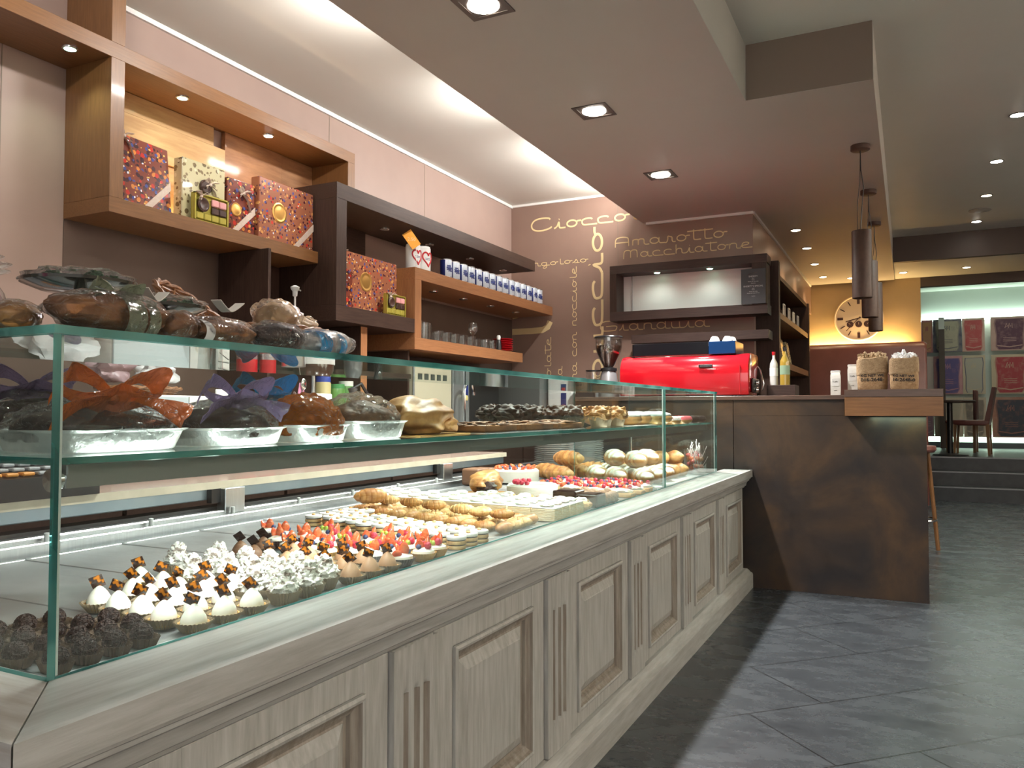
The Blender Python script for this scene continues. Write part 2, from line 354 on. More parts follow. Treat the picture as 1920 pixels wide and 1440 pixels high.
S('trim_5', MB().box(-2.0, -1.105, 6.63, 6.65, 2.706, 2.726).box(-1.11, -1.095, 6.65, 10.9, 2.706, 2.726), M['white'])
# stairs to the raised rear room
M['step'] = mat('dark_stone_step', (.022, .022, .024), .35, col2=(.035, .035, .037), scale=9)
M['nosing'] = mat('worn_step_nosing', (.22, .22, .23), .35, .5)
for k in range(3):
    y = 11.3 + .3 * k
    st = S('stair_step_' + 'abc'[k], MB().box(.0 if k else -.6, 4.6, y, 11.62 + .3 * k if k < 2 else 15.0, 0, .17 * (k + 1)), M['step'])
    S('step_nosing', MB().box(.16, 4.6, y - .006, y + .022, .17 * (k + 1) - .012, .17 * (k + 1) + .002), M['nosing'], st)
    st.name = 'floor_step'
S('baseboard_niche', MB().box(.155, 4.6, 14.975, 15.0, .51, .60), M['black'])

# ------------------------------------------------------------------ wall lettering (monoline script painted on the back wall)
def cr(pts, n=5):
    out = []; P = [pts[0]] + list(pts) + [pts[-1]]
    for i in range(1, len(P) - 2):
        for k in range(n):
            t = k / n; a, b, c, d = P[i - 1], P[i], P[i + 1], P[i + 2]
            out.append(tuple(.5 * (2 * b[j] + (c[j] - a[j]) * t + (2 * a[j] - 5 * b[j] + 4 * c[j] - d[j]) * t * t + (3 * b[j] - a[j] - 3 * c[j] + d[j]) * t ** 3) for j in (0, 1)))
    out.append(tuple(pts[-1])); return out
oval = lambda cx, w=.42, y0=0, y1=1: [(cx + w * cos(t * pi / 8 + .6), (y0 + y1) / 2 + (y1 - y0) / 2 * sin(t * pi / 8 + .6)) for t in range(17)]
GL = {  # letter: (advance, strokes)
 'c': (1.35, [[(.95, .8), (.8, .98), (.45, 1), (.12, .8), (.08, .4), (.2, .08), (.6, 0), (1.35, 0)]]),
 'i': (1.0, [[(.0, 0), (.25, .3), (.42, .95), (.46, .2), (.6, 0), (1.0, 0)], [(.42, 1.38), (.47, 1.42)]]),
 'o': (1.35, [oval(.55), [(.95, .72), (1.1, .82), (1.35, .82)]]),
 'a': (1.5, [oval(.5, .42), [(.95, 1), (.96, .3), (1.05, .05), (1.25, 0), (1.5, 0)]]),
 'n': (1.35, [[(.1, 0), (.12, .98)], [(.12, .7), (.3, .97), (.7, .97), (.85, .75), (.87, .2), (1.0, 0), (1.35, 0)]]),
 'm': (1.75, [[(.1, 0), (.12, .98)], [(.12, .8), (.25, .97), (.55, .97), (.65, .8), (.66, 0)], [(.66, .8), (.8, .97), (1.1, .97), (1.22, .8), (1.25, .2), (1.4, 0), (1.75, 0)]]),
 'r': (1.05, [[(0, 0), (.18, 0), (.3, .5), (.32, 1.0), (.55, .9), (.7, .75), (.72, .2), (.85, 0), (1.05, 0)]]),
 't': (1.05, [[(.35, 1.7), (.36, .3), (.5, 0), (1.05, 0)], [(-.25, 1.45), (1.1, 1.5)]]),
 'h': (1.3, [[(.15, 1.8), (.15, 0)], [(.15, .6), (.35, .95), (.7, .95), (.82, .7), (.85, .2), (1.0, 0), (1.3, 0)]]),
 'e': (1.25, [[(.0, .15), (.1, .4), (.75, .6), (.85, .85), (.6, 1.02), (.25, .9), (.12, .5), (.2, .1), (.6, 0), (1.25, 0)]]),
 'g': (1.4, [oval(.5, .42), [(.92, 1), (.94, 0), (.9, -.6), (.6, -.95), (.35, -.75), (.5, -.35), (.95, 0), (1.4, .02)]]),
 'l': (.9, [[(.35, 1.75), (.36, .3), (.5, 0), (.9, 0)]]),
 's': (1.1, [[(0, 0), (.4, .5), (.55, 1.05), (.75, .6), (.8, .25), (.6, 0), (.3, .05)], [(.6, 0), (1.1, 0)]]),
 'd': (1.45, [oval(.5, .42), [(.93, 1.8), (.94, .3), (1.05, 0), (1.45, 0)]]),
 'u': (1.35, [[(.1, .98), (.12, .3), (.3, .02), (.9, .02)], [(.88, .98), (.9, .2), (1.0, 0), (1.35, 0)]]),
 'p': (1.35, [[(.15, 1), (.15, -.9)], oval(.58), ]),
 'C': (2.1, [[(1.75, 1.55), (1.6, 1.8), (1.0, 1.9), (.4, 1.7), (.1, 1.1), (.15, .4), (.5, 0), (1.1, -.08), (1.7, .15), (1.9, .4)]]),
 'A': (1.75, [[(.1, -.1), (.12, 1.0), (.3, 1.45), (.8, 1.6), (1.3, 1.45), (1.42, 1.1), (1.45, -.05)], [(.12, .65), (1.45, .65)]]),
 'M': (2.1, [[(.05, -.2), (.12, 1.1), (.35, 1.5), (.8, 1.45), (.92, 1.1), (.93, -.05)], [(.93, 1.15), (1.15, 1.5), (1.6, 1.45), (1.72, 1.1), (1.75, -.05)]]),
 'G': (2.1, [[(1.8, 1.45), (1.4, 1.6), (.6, 1.6), (.15, 1.2), (.12, .4), (.5, 0), (1.5, 0), (1.75, .15), (1.78, .75), (.7, .75)]]),
 ' ': (1.0, []),
}
def script(word, loc, xs, ys, r, parent, vertical=False, slope=0):
    mb = MB(); x = 0
    for ch in word:
        adv, strokes = GL[ch]
        for st in strokes:
            q = cr([(x + a, b) for a, b in st])
            if vertical: pts = [(loc[0] - b * ys, 0, loc[1] + a * xs) for a, b in q]
            else: pts = [(loc[0] + a * xs, 0, loc[1] + b * ys + a * xs * slope) for a, b in q]
            mb.tube(pts, r, n=6, up=(0, 1, 0), flat=.12)
        x += adv
    o = O('wall_lettering', mb, M['letter'], parent, smooth=0); o.location = (0, 6.647, 0); return x * xs
script('Cioccola', (-3.10, 2.762), .112, .057, .0075, wb, slope=.01)
script('Amarotto', (-2.29, 2.542), .090, .050, .0048, wb)
script('Macchiatone', (-2.21, 2.437), .0725, .043, .0042, wb)
script('Gianduia', (-2.43, 1.808), .086, .052, .0042, wb)
script('ngoloso', (-3.08, 2.435), .062, .028, .0036, wb)
script('Cappuccio', (-2.405, .505), .176, .085, .0115, wb, vertical=True)
script('panna con nocciole', (-2.65, 1.16), .054, .036, .0034, wb, vertical=True)
script('cioccolate', (-2.90, 1.03), .060, .036, .0030, wb, vertical=True)
script('panna', (-2.79, 1.13), .054, .036, .0030, wb, vertical=True)
lb = MB()
lb.tube([(-3.29, 0, 1.84), (-3.1, 0, 1.84), (-2.98, 0, 1.845), (-2.93, 0, 1.87), (-2.905, 0, 1.92)], .028, n=8, up=(0, 1, 0), flat=.05)
lb.tube([(-3.29, 0, 1.985), (-3.22, 0, 2.0), (-3.17, 0, 2.03), (-3.15, 0, 2.07)], .028, n=8, up=(0, 1, 0), flat=.05)
O('wall_lettering', lb, M['letter'], wb, smooth=0).location = (0, 6.647, 0)

# ------------------------------------------------------------------ ceiling lights
def downlight(name, label, x, y, z, r, lens, ring, power, col, group, ang=110, square=False):
    t = T(name, label, 'ceiling light', (x, y, z), group=group)
    if square:
        f = MB()
        for a, b, c, d in ((-r * 1.5, r * 1.5, -r * 1.5, -r * 1.15), (-r * 1.5, r * 1.5, r * 1.15, r * 1.5), (-r * 1.5, -r * 1.15, -r * 1.15, r * 1.15), (r * 1.15, r * 1.5, -r * 1.15, r * 1.15)):
            f.box(a, b, c, d, -.004, 0)
        f.box(-r * 1.15, r * 1.15, -r * 1.15, r * 1.15, -.0015, 0)
        O('frame', f, ring, t)
    else:
        O('ring', MB().lathe([(r, 0), (r * 1.22, 0), (r * 1.25, -.003), (r * 1.05, -.006), (r * .98, -.002), (r, 0)], 24, cap=False), ring, t)
    O('lens', MB().lathe([(r, -.0018), (r, -.0045), (r * .7, -.008), (0, -.010)], 20), lens, t)
    if power: spot('lamp', (0, 0, -.03), power, col, ang, .7, r * .8, parent=t)
    return t
M['ringd'] = mat('bronze_ring', (.12, .10, .09), .35, .7)
for k, (y, w) in enumerate(((2.77, 'nearest the camera'), (4.03, 'in the middle of the row'), (5.33, 'nearest the back wall'))):
    downlight('ceiling_downlight', 'bright square recessed light in the brown soffit, ' + w, -1.5, y, 2.726, .064, M['bulb'], M['ringd'], 230, (1, .965, .93), 'square lights in the brown soffit', 130, True)
W5 = ['first', 'second', 'third', 'fourth', 'fifth', 'sixth', 'seventh', 'eighth', 'ninth', 'tenth', 'eleventh', 'twelfth', 'thirteenth', 'fourteenth', 'fifteenth', 'sixteenth']
for k, (x, y) in enumerate(((-.88, 7.5), (-.88, 8.38), (-.9, 9.33), (-.9, 10.27), (-.6, 10.5))):
    lab = 'small amber recessed light by the shelf wall, %s from the front' % W5[k] if k < 4 else 'small amber recessed light just right of the rear of its row'
    downlight('ceiling_downlight', lab, x, y, 2.726, .04, M['bulb_w'], M['ringd'], 9, (1, .74, .42), 'small amber lights by the shelf wall', 120)
for k, (x, y) in enumerate(((.662, 6.03), (.635, 7.09), (.65, 8.18), (.645, 9.26))):
    downlight('ceiling_downlight', 'round recessed light in the pale right ceiling, %s from the front' % W5[k], x, y, 3.02, .04, M['bulb'] if k != 2 else M['bulb_w'], M['ringd'], 62, (.88, 1, .90), 'round lights in the pale right ceiling', 120)
for k, (x, y) in enumerate(((-.03, 10.5), (.62, 10.45))):
    downlight('ceiling_downlight', 'round amber light in the low ceiling beyond the dark beam, ' + ('left one' if k == 0 else 'right one'), x, y, 2.75, .04, M['bulb_w'], M['ringd'], 8, (1, .76, .45), 'amber lights beyond the dark beam', 120)
sp = T('ceiling_speaker', 'flat round pale speaker grille in the right ceiling between two lights', 'speaker', (.64, 8.75, 3.02))
O('grille', MB().lathe([(.095, 0), (.098, -.006), (.085, -.01), (0, -.01)], 28), M['soffit'], sp)
# hidden cove lamps that wash the ceiling bay above the shelf wall
for k, y in enumerate((1.4, 2.9, 4.25, 5.4, 6.2)):
    c = T('cove_lamp', 'white cove lamp tucked against the soffit edge, %s from the front' % W5[k], 'cove light', (-2.06, y, 2.86), group='cove lamps on the soffit edge')
    O('housing', MB().box(-.012, .03, -.12, .12, -.012, .012), M['soffit'], c)
    O('lens', MB().box(-.014, -.012, -.11, .11, -.006, .010), M['led'], c)
    area('lamp', (-.02, 0, .03), (0, radians(104), 0), .05, .3, 9.5, (1, .96, .91), c)

def pendant(y, which):
    t = T('pendant_lamp', 'brown cylinder pendant lamp over the bar end, ' + which, 'pendant lamp', (-.24, y, 2.726), group='brown cylinder pendants over the bar')
    br = M['pend']
    O('canopy', MB().lathe([(0, 0), (.055, 0), (.056, -.028), (.05, -.032), (0, -.032)], 28), br, t)
    O('cable', MB().tube(cr([(0, 0), (0, 1)], 1) and [(0, 0, -.03), (.002, 0, -.15), (.016, 0, -.26), (.004, 0, -.40), (-.004, 0, -.53)], .0035, 6), M['black'], t)
    O('cable', MB().tube([(.0, .006, -.03), (-.004, .006, -.2), (-.02, .01, -.36), (-.022, .01, -.53)], .0025, 6), M['black'], t)
    O('shade', MB().lathe([(0, -.525), (.054, -.525), (.057, -.53), (.057, -.935), (.054, -.938), (.050, -.935), (.050, -.56), (0, -.56)], 36), br, t)
    O('lens', MB().lathe([(.048, -.905), (.048, -.91), (0, -.912)], 24), M['lens_d'], t)
M['pend'] = mat('pendant_brown_leather', (.06, .028, .018), .5, col2=(.075, .037, .024), scale=40)
M['lens_d'] = mat('unlit_lens', (.35, .2, .14), .2)
for y, w in ((5.28, 'nearest of three'), (6.39, 'middle of three'), (7.5, 'farthest of three')): pendant(y, w)

# ------------------------------------------------------------------ the long counter
YC0, YC1 = .555, 5.195
ct = T('display_counter', 'long limed wood counter with panelled front carrying the glass pastry case', 'counter', (0, 0, 0))
top = MB()
# worktop frame with mitred corner
def slab(mb, poly, z0, z1): mb.prism(poly, z0, z1)
slab(top, [(-.885, YC0), (-.885, YC1), (-1.06, YC1), (-1.06, .715)], .69, .735)
O('worktop', top, M['limedY'], ct)
t2 = MB(); slab(t2, [(-.8865, YC0 - .0015), (-1.0615, .7135), (-2.2, .7135), (-2.2, YC0 - .0015)], .69, .7352)
O('worktop', t2, M['limedX'], ct)
def moulding(mb, prof, y0, y1):  # profile (x,z) extruded along y
    n = len(prof); vs = [(x, y0, z) for x, z in prof] + [(x, y1, z) for x, z in prof]
    fs = [tuple(range(n)), tuple(range(2 * n - 1, n - 1, -1))] + [(i, n + i, n + (i + 1) % n, (i + 1) % n) for i in range(n)]
    mb.add(vs, fs)
mo = MB(); moulding(mo, [(-.895, .69), (-.897, .68), (-.905, .675), (-.906, .668), (-.915, .662), (-.922, .650), (-.925, .635), (-.933, .63), (-.937, .622), (-.96, .622), (-.96, .69)], YC0 + .02, YC1)
O('cornice', mo, M['limedY'], ct, smooth=20)
pl = MB(); moulding(pl, [(-1.0, 0), (-.888, 0), (-.888, .082), (-.892, .092), (-.905, .098), (-.912, .108), (-.925, .116), (-1.0, .116)], YC0 + .01, YC1)
O('plinth', pl, M['limedY'], ct, smooth=20)
O('carcass', MB().box(-2.05, -.962, YC0 + .03, YC1, .0, .69), M['limed'], ct)
pil = [.58 + .76 * k for k in range(7)]
for k, y in enumerate(pil):
    if y > 5.1: break
    w = .165; p = MB()
    fl = [y + .045 + .0375 * j for j in range(3)]
    x0, x1 = -.96, -.925
    # fluted pilaster: face split around three rounded grooves
    xs = []
    N = 60; z0, z1 = .118, .62
    prof = []
    for i in range(N + 1):
        yy = y + w * i / N; d = 0
        for f in fl:
            q = abs(yy - f - .0) / .0105
            if q < 1: d = max(d, .009 * math.sqrt(1 - q * q))
        prof.append((yy, d))
    zb, zt = .20, .53; nz = 10
    zz = [z0] + [zb - .010 + .0001] + [zb + .010 * (1 - cos(pi * j / 6)) for j in range(1, 4)] + [zt - .010 * (1 - cos(pi * (3 - j) / 6)) for j in range(0, 3)] + [zt + .01, z1]
    vs = []; fs = []
    for zi, z in enumerate(zz):
        s_ = 0 if (z < zb or z > zt) else min(1, math.sqrt(max(0, 1 - max(0, (zb + .012 - z) / .012) ** 2))) if z < zb + .012 else (min(1, math.sqrt(max(0, 1 - max(0, (z - zt + .012) / .012) ** 2))) if z > zt - .012 else 1)
        for yy, d in prof: vs.append((x1 - d * s_, yy, z))
    L = N + 1
    for a in range(len(zz) - 1):
        for i in range(N): fs.append((a * L + i, a * L + i + 1, (a + 1) * L + i + 1, (a + 1) * L + i))
    p.add(vs, fs); p.m = [1 if (3 < f // N < len(zz) - 4 and prof[f % N][1] > .003) else 0 for f in range(len(fs))]; p.box(x0, x1 - .0095, y, y + w, z0, z1)  # groove faces coloured darker as painted-in shade
    p.box(x1 - .012, x1 - .0002, y - .0005, y + .004, z0, z1).box(x1 - .012, x1 - .0002, y + w - .004, y + w + .0005, z0, z1)
    O('pilaster', p, [M['limed'], M['limed_glaze_shade']], ct, smooth=30)
for k in range(6):
    y0, y1 = pil[k] + .165, min(pil[k + 1], YC1); z0, z1 = .118, .62
    a0, a1, b0, b1 = y0 + .085, y1 - .085, .165, .565
    fr = MB(); xf = -.938
    fr.box(-.96, xf, y0 + .003, a0, z0, z1, c=.001).box(-.96, xf, a1, y1 - .003, z0, z1, c=.001).box(-.96, xf, a0, a1, z0, b0, c=.001).box(-.96, xf, a0, a1, b1, z1, c=.001)
    O('panel_frame', fr, M['limed'], ct, smooth=30)
    # stepped moulding and raised field: concentric rings
    rings = [(0, -.938), (0, -.930), (.006, -.927), (.012, -.929), (.016, -.936), (.024, -.942), (.030, -.944), (.033, -.952), (.040, -.953), (.044, -.951), (.070, -.941), (.072, -.939), (.10, -.939)]
    vs = []; fs = []
    for d, x in rings: vs += [(x, a0 + d, b0 + d), (x, a1 - d, b0 + d), (x, a1 - d, b1 - d), (x, a0 + d, b1 - d)]
    for r_ in range(len(rings) - 1):
        for i in range(4): j = (i + 1) % 4; fs.append((r_ * 4 + i, r_ * 4 + j, r_ * 4 + 4 + j, r_ * 4 + 4 + i))
    e = (len(rings) - 1) * 4; fs.append((e, e + 1, e + 2, e + 3))
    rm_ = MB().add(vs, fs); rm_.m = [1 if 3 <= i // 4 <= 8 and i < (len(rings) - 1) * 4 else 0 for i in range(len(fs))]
    O('raised_panel', rm_, [M['limed'], M['limed_glaze_shade']], ct, smooth=0)

# ------------------------------------------------------------------ the refrigerated glass case standing on the counter
ZD = .728
cs = T('pastry_display_case', 'long glass pastry case with teal edges, middle shelf and steel deck', 'display case', (0, 0, 0))
def pane(name, x0, x1, y0, y1, z0, z1):
    d = [x1 - x0, y1 - y0, z1 - z0]; a = d.index(min(d)); mb = MB()
    mb.box(x0, x1, y0, y1, z0, z1)
    ax = {0: (4, 5), 1: (2, 3), 2: (0, 1)}[a]
    mb.m = [0 if i in ax else 1 for i in range(6)]
    return O(name, mb, [M['glass'], M['glass_edge']], cs, smooth=0)
pane('top_glass', -1.60, -1.045, .70, 4.93, 1.208, 1.22)
pane('front_glass', -1.058, -1.048, .7125, 3.775, .7355, 1.2075)
pane('front_glass', -1.056, -1.048, 3.782, 4.92, .7355, 1.2075)
pane('end_glass', -2.02, -1.048, .7005, .712, .7355, 1.2075)
pane('end_glass', -1.60, -1.058, 4.912, 4.921, .7355, 1.2075)
pane('divider_glass', -1.52, -1.058, 3.775, 3.782, .745, 1.2075)
pane('shelf_glass', -1.60, -1.062, .714, 4.905, 1.0255, 1.0355)
sil = mat('clear_silicone', (.7, .78, .76), .3)
for a, b in ((.7130, .722), (3.768, 3.774), (4.900, 4.906)): O('seal_strip', MB().box(-1.0615, -1.0565, a, b, .737, 1.2072), sil, cs)
bar = MB().box(-1.140, -1.100, .76, 4.90, 1.006, 1.0235, c=.002).box(-1.105, -1.100, .76, 4.90, .988, 1.008)
O('shelf_rail', bar, M['alu'], cs)
O('light_strip', MB().box(-1.132, -1.112, .78, 4.88, 1.001, 1.0065), M['led'], cs)
for k in range(4):
    area('case_lamp', (-1.122, 1.3 + 1.05 * k, .998), (0, radians(30), 0), .02, 1.0, 4.0, (1, .985, .95), cs, 138)
    area('case_up_lamp', (-1.12, 1.3 + 1.05 * k, 1.024), (radians(180), radians(-20), 0), .012, 1.0, .6, (1, .985, .95), cs, 170)
for y in (.77, 4.88): O('shelf_post', MB().tube([(-1.575, y, .716), (-1.575, y, 1.0255)], .007, 8), M['chrome'], cs)
O('rail_end', MB().lathe([(0, 0), (.017, 0), (.017, .012), (0, .014)], 16, M=Matrix.Translation((-1.118, .758, 1.0)) @ Matrix.Rotation(radians(90), 4, 'X')), M['chrome'], cs)
dk = MB().box(-2.06, -1.062, .716, 4.905, .70, ZD - .012)
O('deck', dk, M['tray'], cs)
tr = MB()
for k in range(15):
    y0 = .74 + .278 * k
    y1 = min(y0 + .262, 4.90)
    tr.box(-2.02, -1.10, y0, y1, ZD - .012, ZD - .004)
    for a, b, c_, d in ((-2.03, -2.01, y0 - .004, y1 + .004), (-1.105, -1.09, y0 - .004, y1 + .004)): tr.box(a, b, c_, d, ZD - .012, ZD - .0025, c=.001)
    tr.box(-2.01, -1.105, y1 - .002, y1 + .016, ZD - .012, ZD - .002, c=.0015)
O('steel_tray', tr, M['tray'], cs)
gr = MB()
gr.box(-1.088, -1.084, .72, 4.9, .7165, .7235).box(-1.066, -1.062, .72, 4.9, .7165, .7235)
y = 1.02
while y < 4.88: gr.box(-1.084, -1.066, y, y + .006, .7165, .7230); y += .02
gr.box(-1.088, -1.064, .80, 1.0, .7165, .7245, c=.001)
O('air_grille', gr, M['chrome'], cs)
O('grille_slot', MB().box(-1.084, -1.066, .72, 4.9, .7161, .7175), M['blackm'], cs)
# rear profiles of the case
rr = MB().box(-2.09, -2.062, .72, 4.90, .70, .752, c=.003).box(-2.13, -2.092, .72, 4.90, .70, .765, c=.004)
O('rear_rail', rr, M['steel'], cs)
O('rear_slot', MB().box(-2.20, -2.131, .72, 4.90, .70, .775), M['blackm'], cs)
O('rear_rail', MB().box(-2.215, -2.135, .72, 4.2, .800, .838, c=.003), M['steel_b'] if 'steel_b' in M else M['steel'], cs)
O('work_ledge', MB().box(-2.42, -2.12, .72, 4.2, .840, .842), M['worktop'], cs)
O('work_ledge', MB().box(-2.42, -2.118, .715, 4.2, .8385, .862, c=.001), [M['worktop']], cs)
O('ledge_front', MB().box(-2.1185, -2.1165, .715, 4.2, .8375, .862), M['limestone'], cs)
wp = mat('white_plastic', (.75, .77, .76), .4)
for k in range(12): O('rail_stud', MB().lathe([(.007, .752), (.007, .775), (0, .776)], 10, (-2.076, 1.05 + .33 * k, 0)), wp, cs)
for y in (2.02, 3.45): O('rear_bracket', MB().box(-2.13, -2.09, y, y + .09, .752, .838, c=.002), M['steel'], cs)
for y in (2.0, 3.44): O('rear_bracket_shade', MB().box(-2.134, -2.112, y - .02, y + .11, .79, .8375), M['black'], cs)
# ------------------------------------------------------------------ shelves on the left wall
def framebox(name, label, X, Y0, Y1, Z0, Z1, th, my, mz, right=True, left=True, depth=None, top=None, bottom=None):
    """open box shelf: front plane X, board thickness th; top/bottom = (y0,y1) override"""
    t = T(name, label, 'shelf', (-3.3, (Y0 + Y1) / 2, 0))
    def b(n, y0, y1, z0, z1, m):
        o = O(n, MB().box(-3.298, X, y0, y1, z0, z1, c=.0012), m, t, smooth=30); o.location = (3.3, -(Y0 + Y1) / 2, 0); return o
    ty = top or (Y0, Y1); by = bottom or (Y0, Y1)
    b('top_board', ty[0], ty[1], Z1 - th, Z1, my); b('bottom_board', by[0], by[1], Z0, Z0 + th, my)
    if left: b('side_board', Y0, Y0 + th, Z0 + th, Z1 - th, mz)
    if right: b('side_board', Y1 - th, Y1, Z0 + th, Z1 - th, mz)
    return t
A = framebox('wall_shelf', 'long light oak box shelf on the left wall holding four gift boxes', -3.0, 2.238, 3.90, 1.943, 2.67, .066, M['oakY'], M['oakZ'], top=(-.6, 3.90), bottom=(2.238, 3.5685), right=False)
def at_shelf(t, n, mb, m, **k):
    o = O(n, mb, m, t, **k); o.location = tuple(-c for c in t.location); return o
at_shelf(A, 'upright_board', MB().box(-3.298, -3.0, 2.238, 2.304, 2.67, 3.02, c=.001), M['oakZ'], smooth=30)
at_shelf(A, 'side_board', MB().box(-3.298, -3.0, 3.834, 3.90, 2.4015, 2.604, c=.001), M['oakZ'], smooth=30)
at_shelf(A, 'back_board', MB().box(-3.296, -3.262, 2.305, 3.12, 2.32, 2.50), M['pine'])
at_shelf(A, 'back_board', MB().box(-3.296, -3.272, 2.305, 3.05, 2.505, 2.602), M['pine'])
at_shelf(A, 'back_board', MB().box(-3.296, -3.275, 2.42, 3.30, 2.01, 2.315), M['pine'])
at_shelf(A, 'back_board', MB().box(-3.296, -3.275, 2.305, 2.415, 2.01, 2.315), M['pine2'])
at_shelf(A, 'back_board', MB().box(-3.296, -3.268, 3.125, 3.56, 2.30, 2.602), M['pine2'])
at_shelf(A, 'back_board', MB().box(-3.296, -3.272, 3.565, 3.83, 2.4015, 2.602), M['pine2'])
at_shelf(A, 'back_board', MB().box(-3.296, -3.27, 3.305, 3.565, 2.01, 2.195), M['pine'])
def shelf_light(t, x, y, z, col, lens, power, n='shelf_light', r=.026):
    o = at_shelf(t, n, MB().lathe([(r, 0), (r * 1.25, -.001), (r * 1.2, -.005), (r * .95, -.006), (0, -.004)], 20, (x, y, z)), [M['chrome']])
    l = O('lens', MB().lathe([(r * .9, -.0062), (r * .6, -.008), (0, -.009)], 16, (x, y, z)), lens, o)
    if power: spot('lamp', (x, y, z - .02), power, col, 115, .8, .02, parent=o)
shelf_light(A, -3.086, 2.11, 2.604, (.75, 1, .8), M['bulb_g'], 3.2)
shelf_light(A, -3.092, 2.687, 2.604, (.78, 1, .8), M['bulb_g'], 2.2)
shelf_light(A, -3.10, 3.27, 2.604, (1, .9, .9), M['bulb'], 2.2)
# warm tubes hidden behind the gift boxes
M['tube_y'] = emission('warm_tube', (1, .63, .33), 5)
M['tube_w'] = emission('warm_white_tube', (1, .80, .50), 26)
at_shelf(A, 'light_tube', MB().box(-3.245, -3.225, 2.40, 3.56, 2.012, 2.03), M['tube_y'])
area('lamp', (-3.235 + 3.3, 2.98 - A.location.y, 2.035), (radians(180), radians(-8), 0), .03, 1.1, 1.6, (1, .66, .36), A)
B = framebox('wall_shelf', 'dark wenge box shelf with long top board between the two oak shelves', -2.87, 3.57, 4.40, 1.613, 2.40, .09, M['wengeY'], M['wengeZ'], right=False, top=(3.57, 6.24), bottom=(3.57, 4.3695))
for k, y in enumerate((4.337, 4.892, 5.488, 6.067)): shelf_light(B, -3.09, y, 2.31, (1, 1, 1), M['lens_off'] if 'lens_off' in M else M['chrome'], 0)
at_shelf(B, 'back_board', MB().box(-3.296, -3.27, 3.66, 4.3695, 1.7035, 2.3095), M['wengeY'])
at_shelf(B, 'light_tube', MB().box(-3.20, -3.18, 3.72, 4.34, 1.7035, 1.72), M['tube_y'])
area('lamp', (-3.19 + 3.3, 4.03 - B.location.y, 1.725), (radians(180), 0, 0), .03, .55, .8, (1, .66, .36), B)
Cc = framebox('wall_shelf', 'right oak box shelf with drinks cans on top and glasses inside', -2.87, 4.37, 5.995, 1.507, 2.045, .078, M['oakYd'], M['oakZd'], right=False, top=(4.37, 6.62), bottom=(4.37, 5.995))
for y in (4.9, 5.33, 5.78, 6.25): shelf_light(Cc, -3.06, y, 1.967, (1, 1, 1), M['chrome'], 0)
D = T('wall_shelf', 'tall dark shelf unit under the wenge box shelf holding small groceries', 'shelf', (-3.3, 4.0, 0))
at_shelf(D, 'back_board', MB().box(-3.295, -3.28, 3.2, 4.36, 1.10, 1.61), M['wengeY'])
at_shelf(D, 'upright_board', MB().box(-3.28, -2.935, 3.88, 3.94, 1.10, 1.61), M['wengeZ'])
at_shelf(D, 'oak_edge', MB().box(-2.935, -2.93, 3.88, 3.94, 1.10, 1.61), M['oakZd'])
at_shelf(D, 'upright_board', MB().box(-3.28, -2.93, 3.1, 3.12, 1.10, 1.94, c=.001), M['wengeZ'], smooth=30)
at_shelf(D, 'upright_board', MB().box(-3.28, -2.93, 4.38, 4.40, 1.10, 1.5, c=.001), M['wengeZ'], smooth=30)
at_shelf(D, 'shelf_board', MB().box(-3.28, -2.93, 3.0, 4.42, 1.07, 1.10, c=.001), M['wengeY'], smooth=30)
at_shelf(D, 'back_board', MB().box(-3.298, -3.285, 3.12, 3.565, 1.1, 1.94), M['wengeZ'])

# gift boxes ----------------------------------------------------------------
def m_flecks(name, base, cols, scale=60, bright=1, rough=.22):
    m, nt, p = newmat(name); p.inputs['Roughness'].default_value = rough; p.inputs['Coat Weight'].default_value = .5
    tc = nd(nt, 'ShaderNodeTexCoord'); prev = None
    base_n = nd(nt, 'ShaderNodeRGB'); base_n.outputs[0].default_value = c4(base); prev = base_n.outputs[0]
    for i, (c, s, th) in enumerate(cols):
        v = nd(nt, 'ShaderNodeTexVoronoi', _Scale=s * scale / 60); mp = nd(nt, 'ShaderNodeMapping'); mp.inputs['Location'].default_value = (i * 3.7, i * 1.3, i * 2.1)
        nz = nd(nt, 'ShaderNodeTexNoise', _Scale=s * .8); ad = nd(nt, 'ShaderNodeMix', data_type='RGBA', blend_type='ADD'); ad.inputs[0].default_value = .02
        nt.links.new(tc.outputs['Object'], mp.inputs[0]); nt.links.new(mp.outputs[0], nz.inputs['Vector']); nt.links.new(mp.outputs[0], ad.inputs[6]); nt.links.new(nz.outputs[1], ad.inputs[7]); nt.links.new(ad.outputs[2], v.inputs['Vector'])
        lt = nd(nt, 'ShaderNodeMath', operation='LESS_THAN'); lt.inputs[1].default_value = th; nt.links.new(v.outputs['Distance'], lt.inputs[0])
        mx = nd(nt, 'ShaderNodeMix', data_type='RGBA'); nt.links.new(lt.outputs[0], mx.inputs[0]); nt.links.new(prev, mx.inputs[6]); mx.inputs[7].default_value = c4(c); prev = mx.outputs[2]
    nt.links.new(prev, p.inputs['Base Color']); return m
M['fleck_b'] = m_flecks('gift_paper_brown_flecked', (.19, .045, .028), [((.05, .012, .02), 34, .40), ((.62, .22, .05), 25, .26), ((.05, .07, .26), 28, .25), ((.5, .03, .02), 21, .24), ((.9, .62, .15), 34, .16), ((.85, .88, 1.0), 26, .12)])
M['fleck_o'] = m_flecks('gift_paper_orange_flecked', (.36, .13, .07), [((.09, .02, .03), 36, .28), ((.72, .34, .10), 26, .24), ((.08, .08, .28), 30, .22), ((.6, .05, .03), 22, .18), ((.95, .68, .25), 36, .15), ((.85, .9, 1.0), 27, .12)])
M['fleck_y'] = m_flecks('gift_paper_ivory_leaves', (.60, .55, .33), [((.16, .12, .06), 26, .30), ((.22, .16, .08), 36, .28), ((.75, .7, .5), 24, .2)])
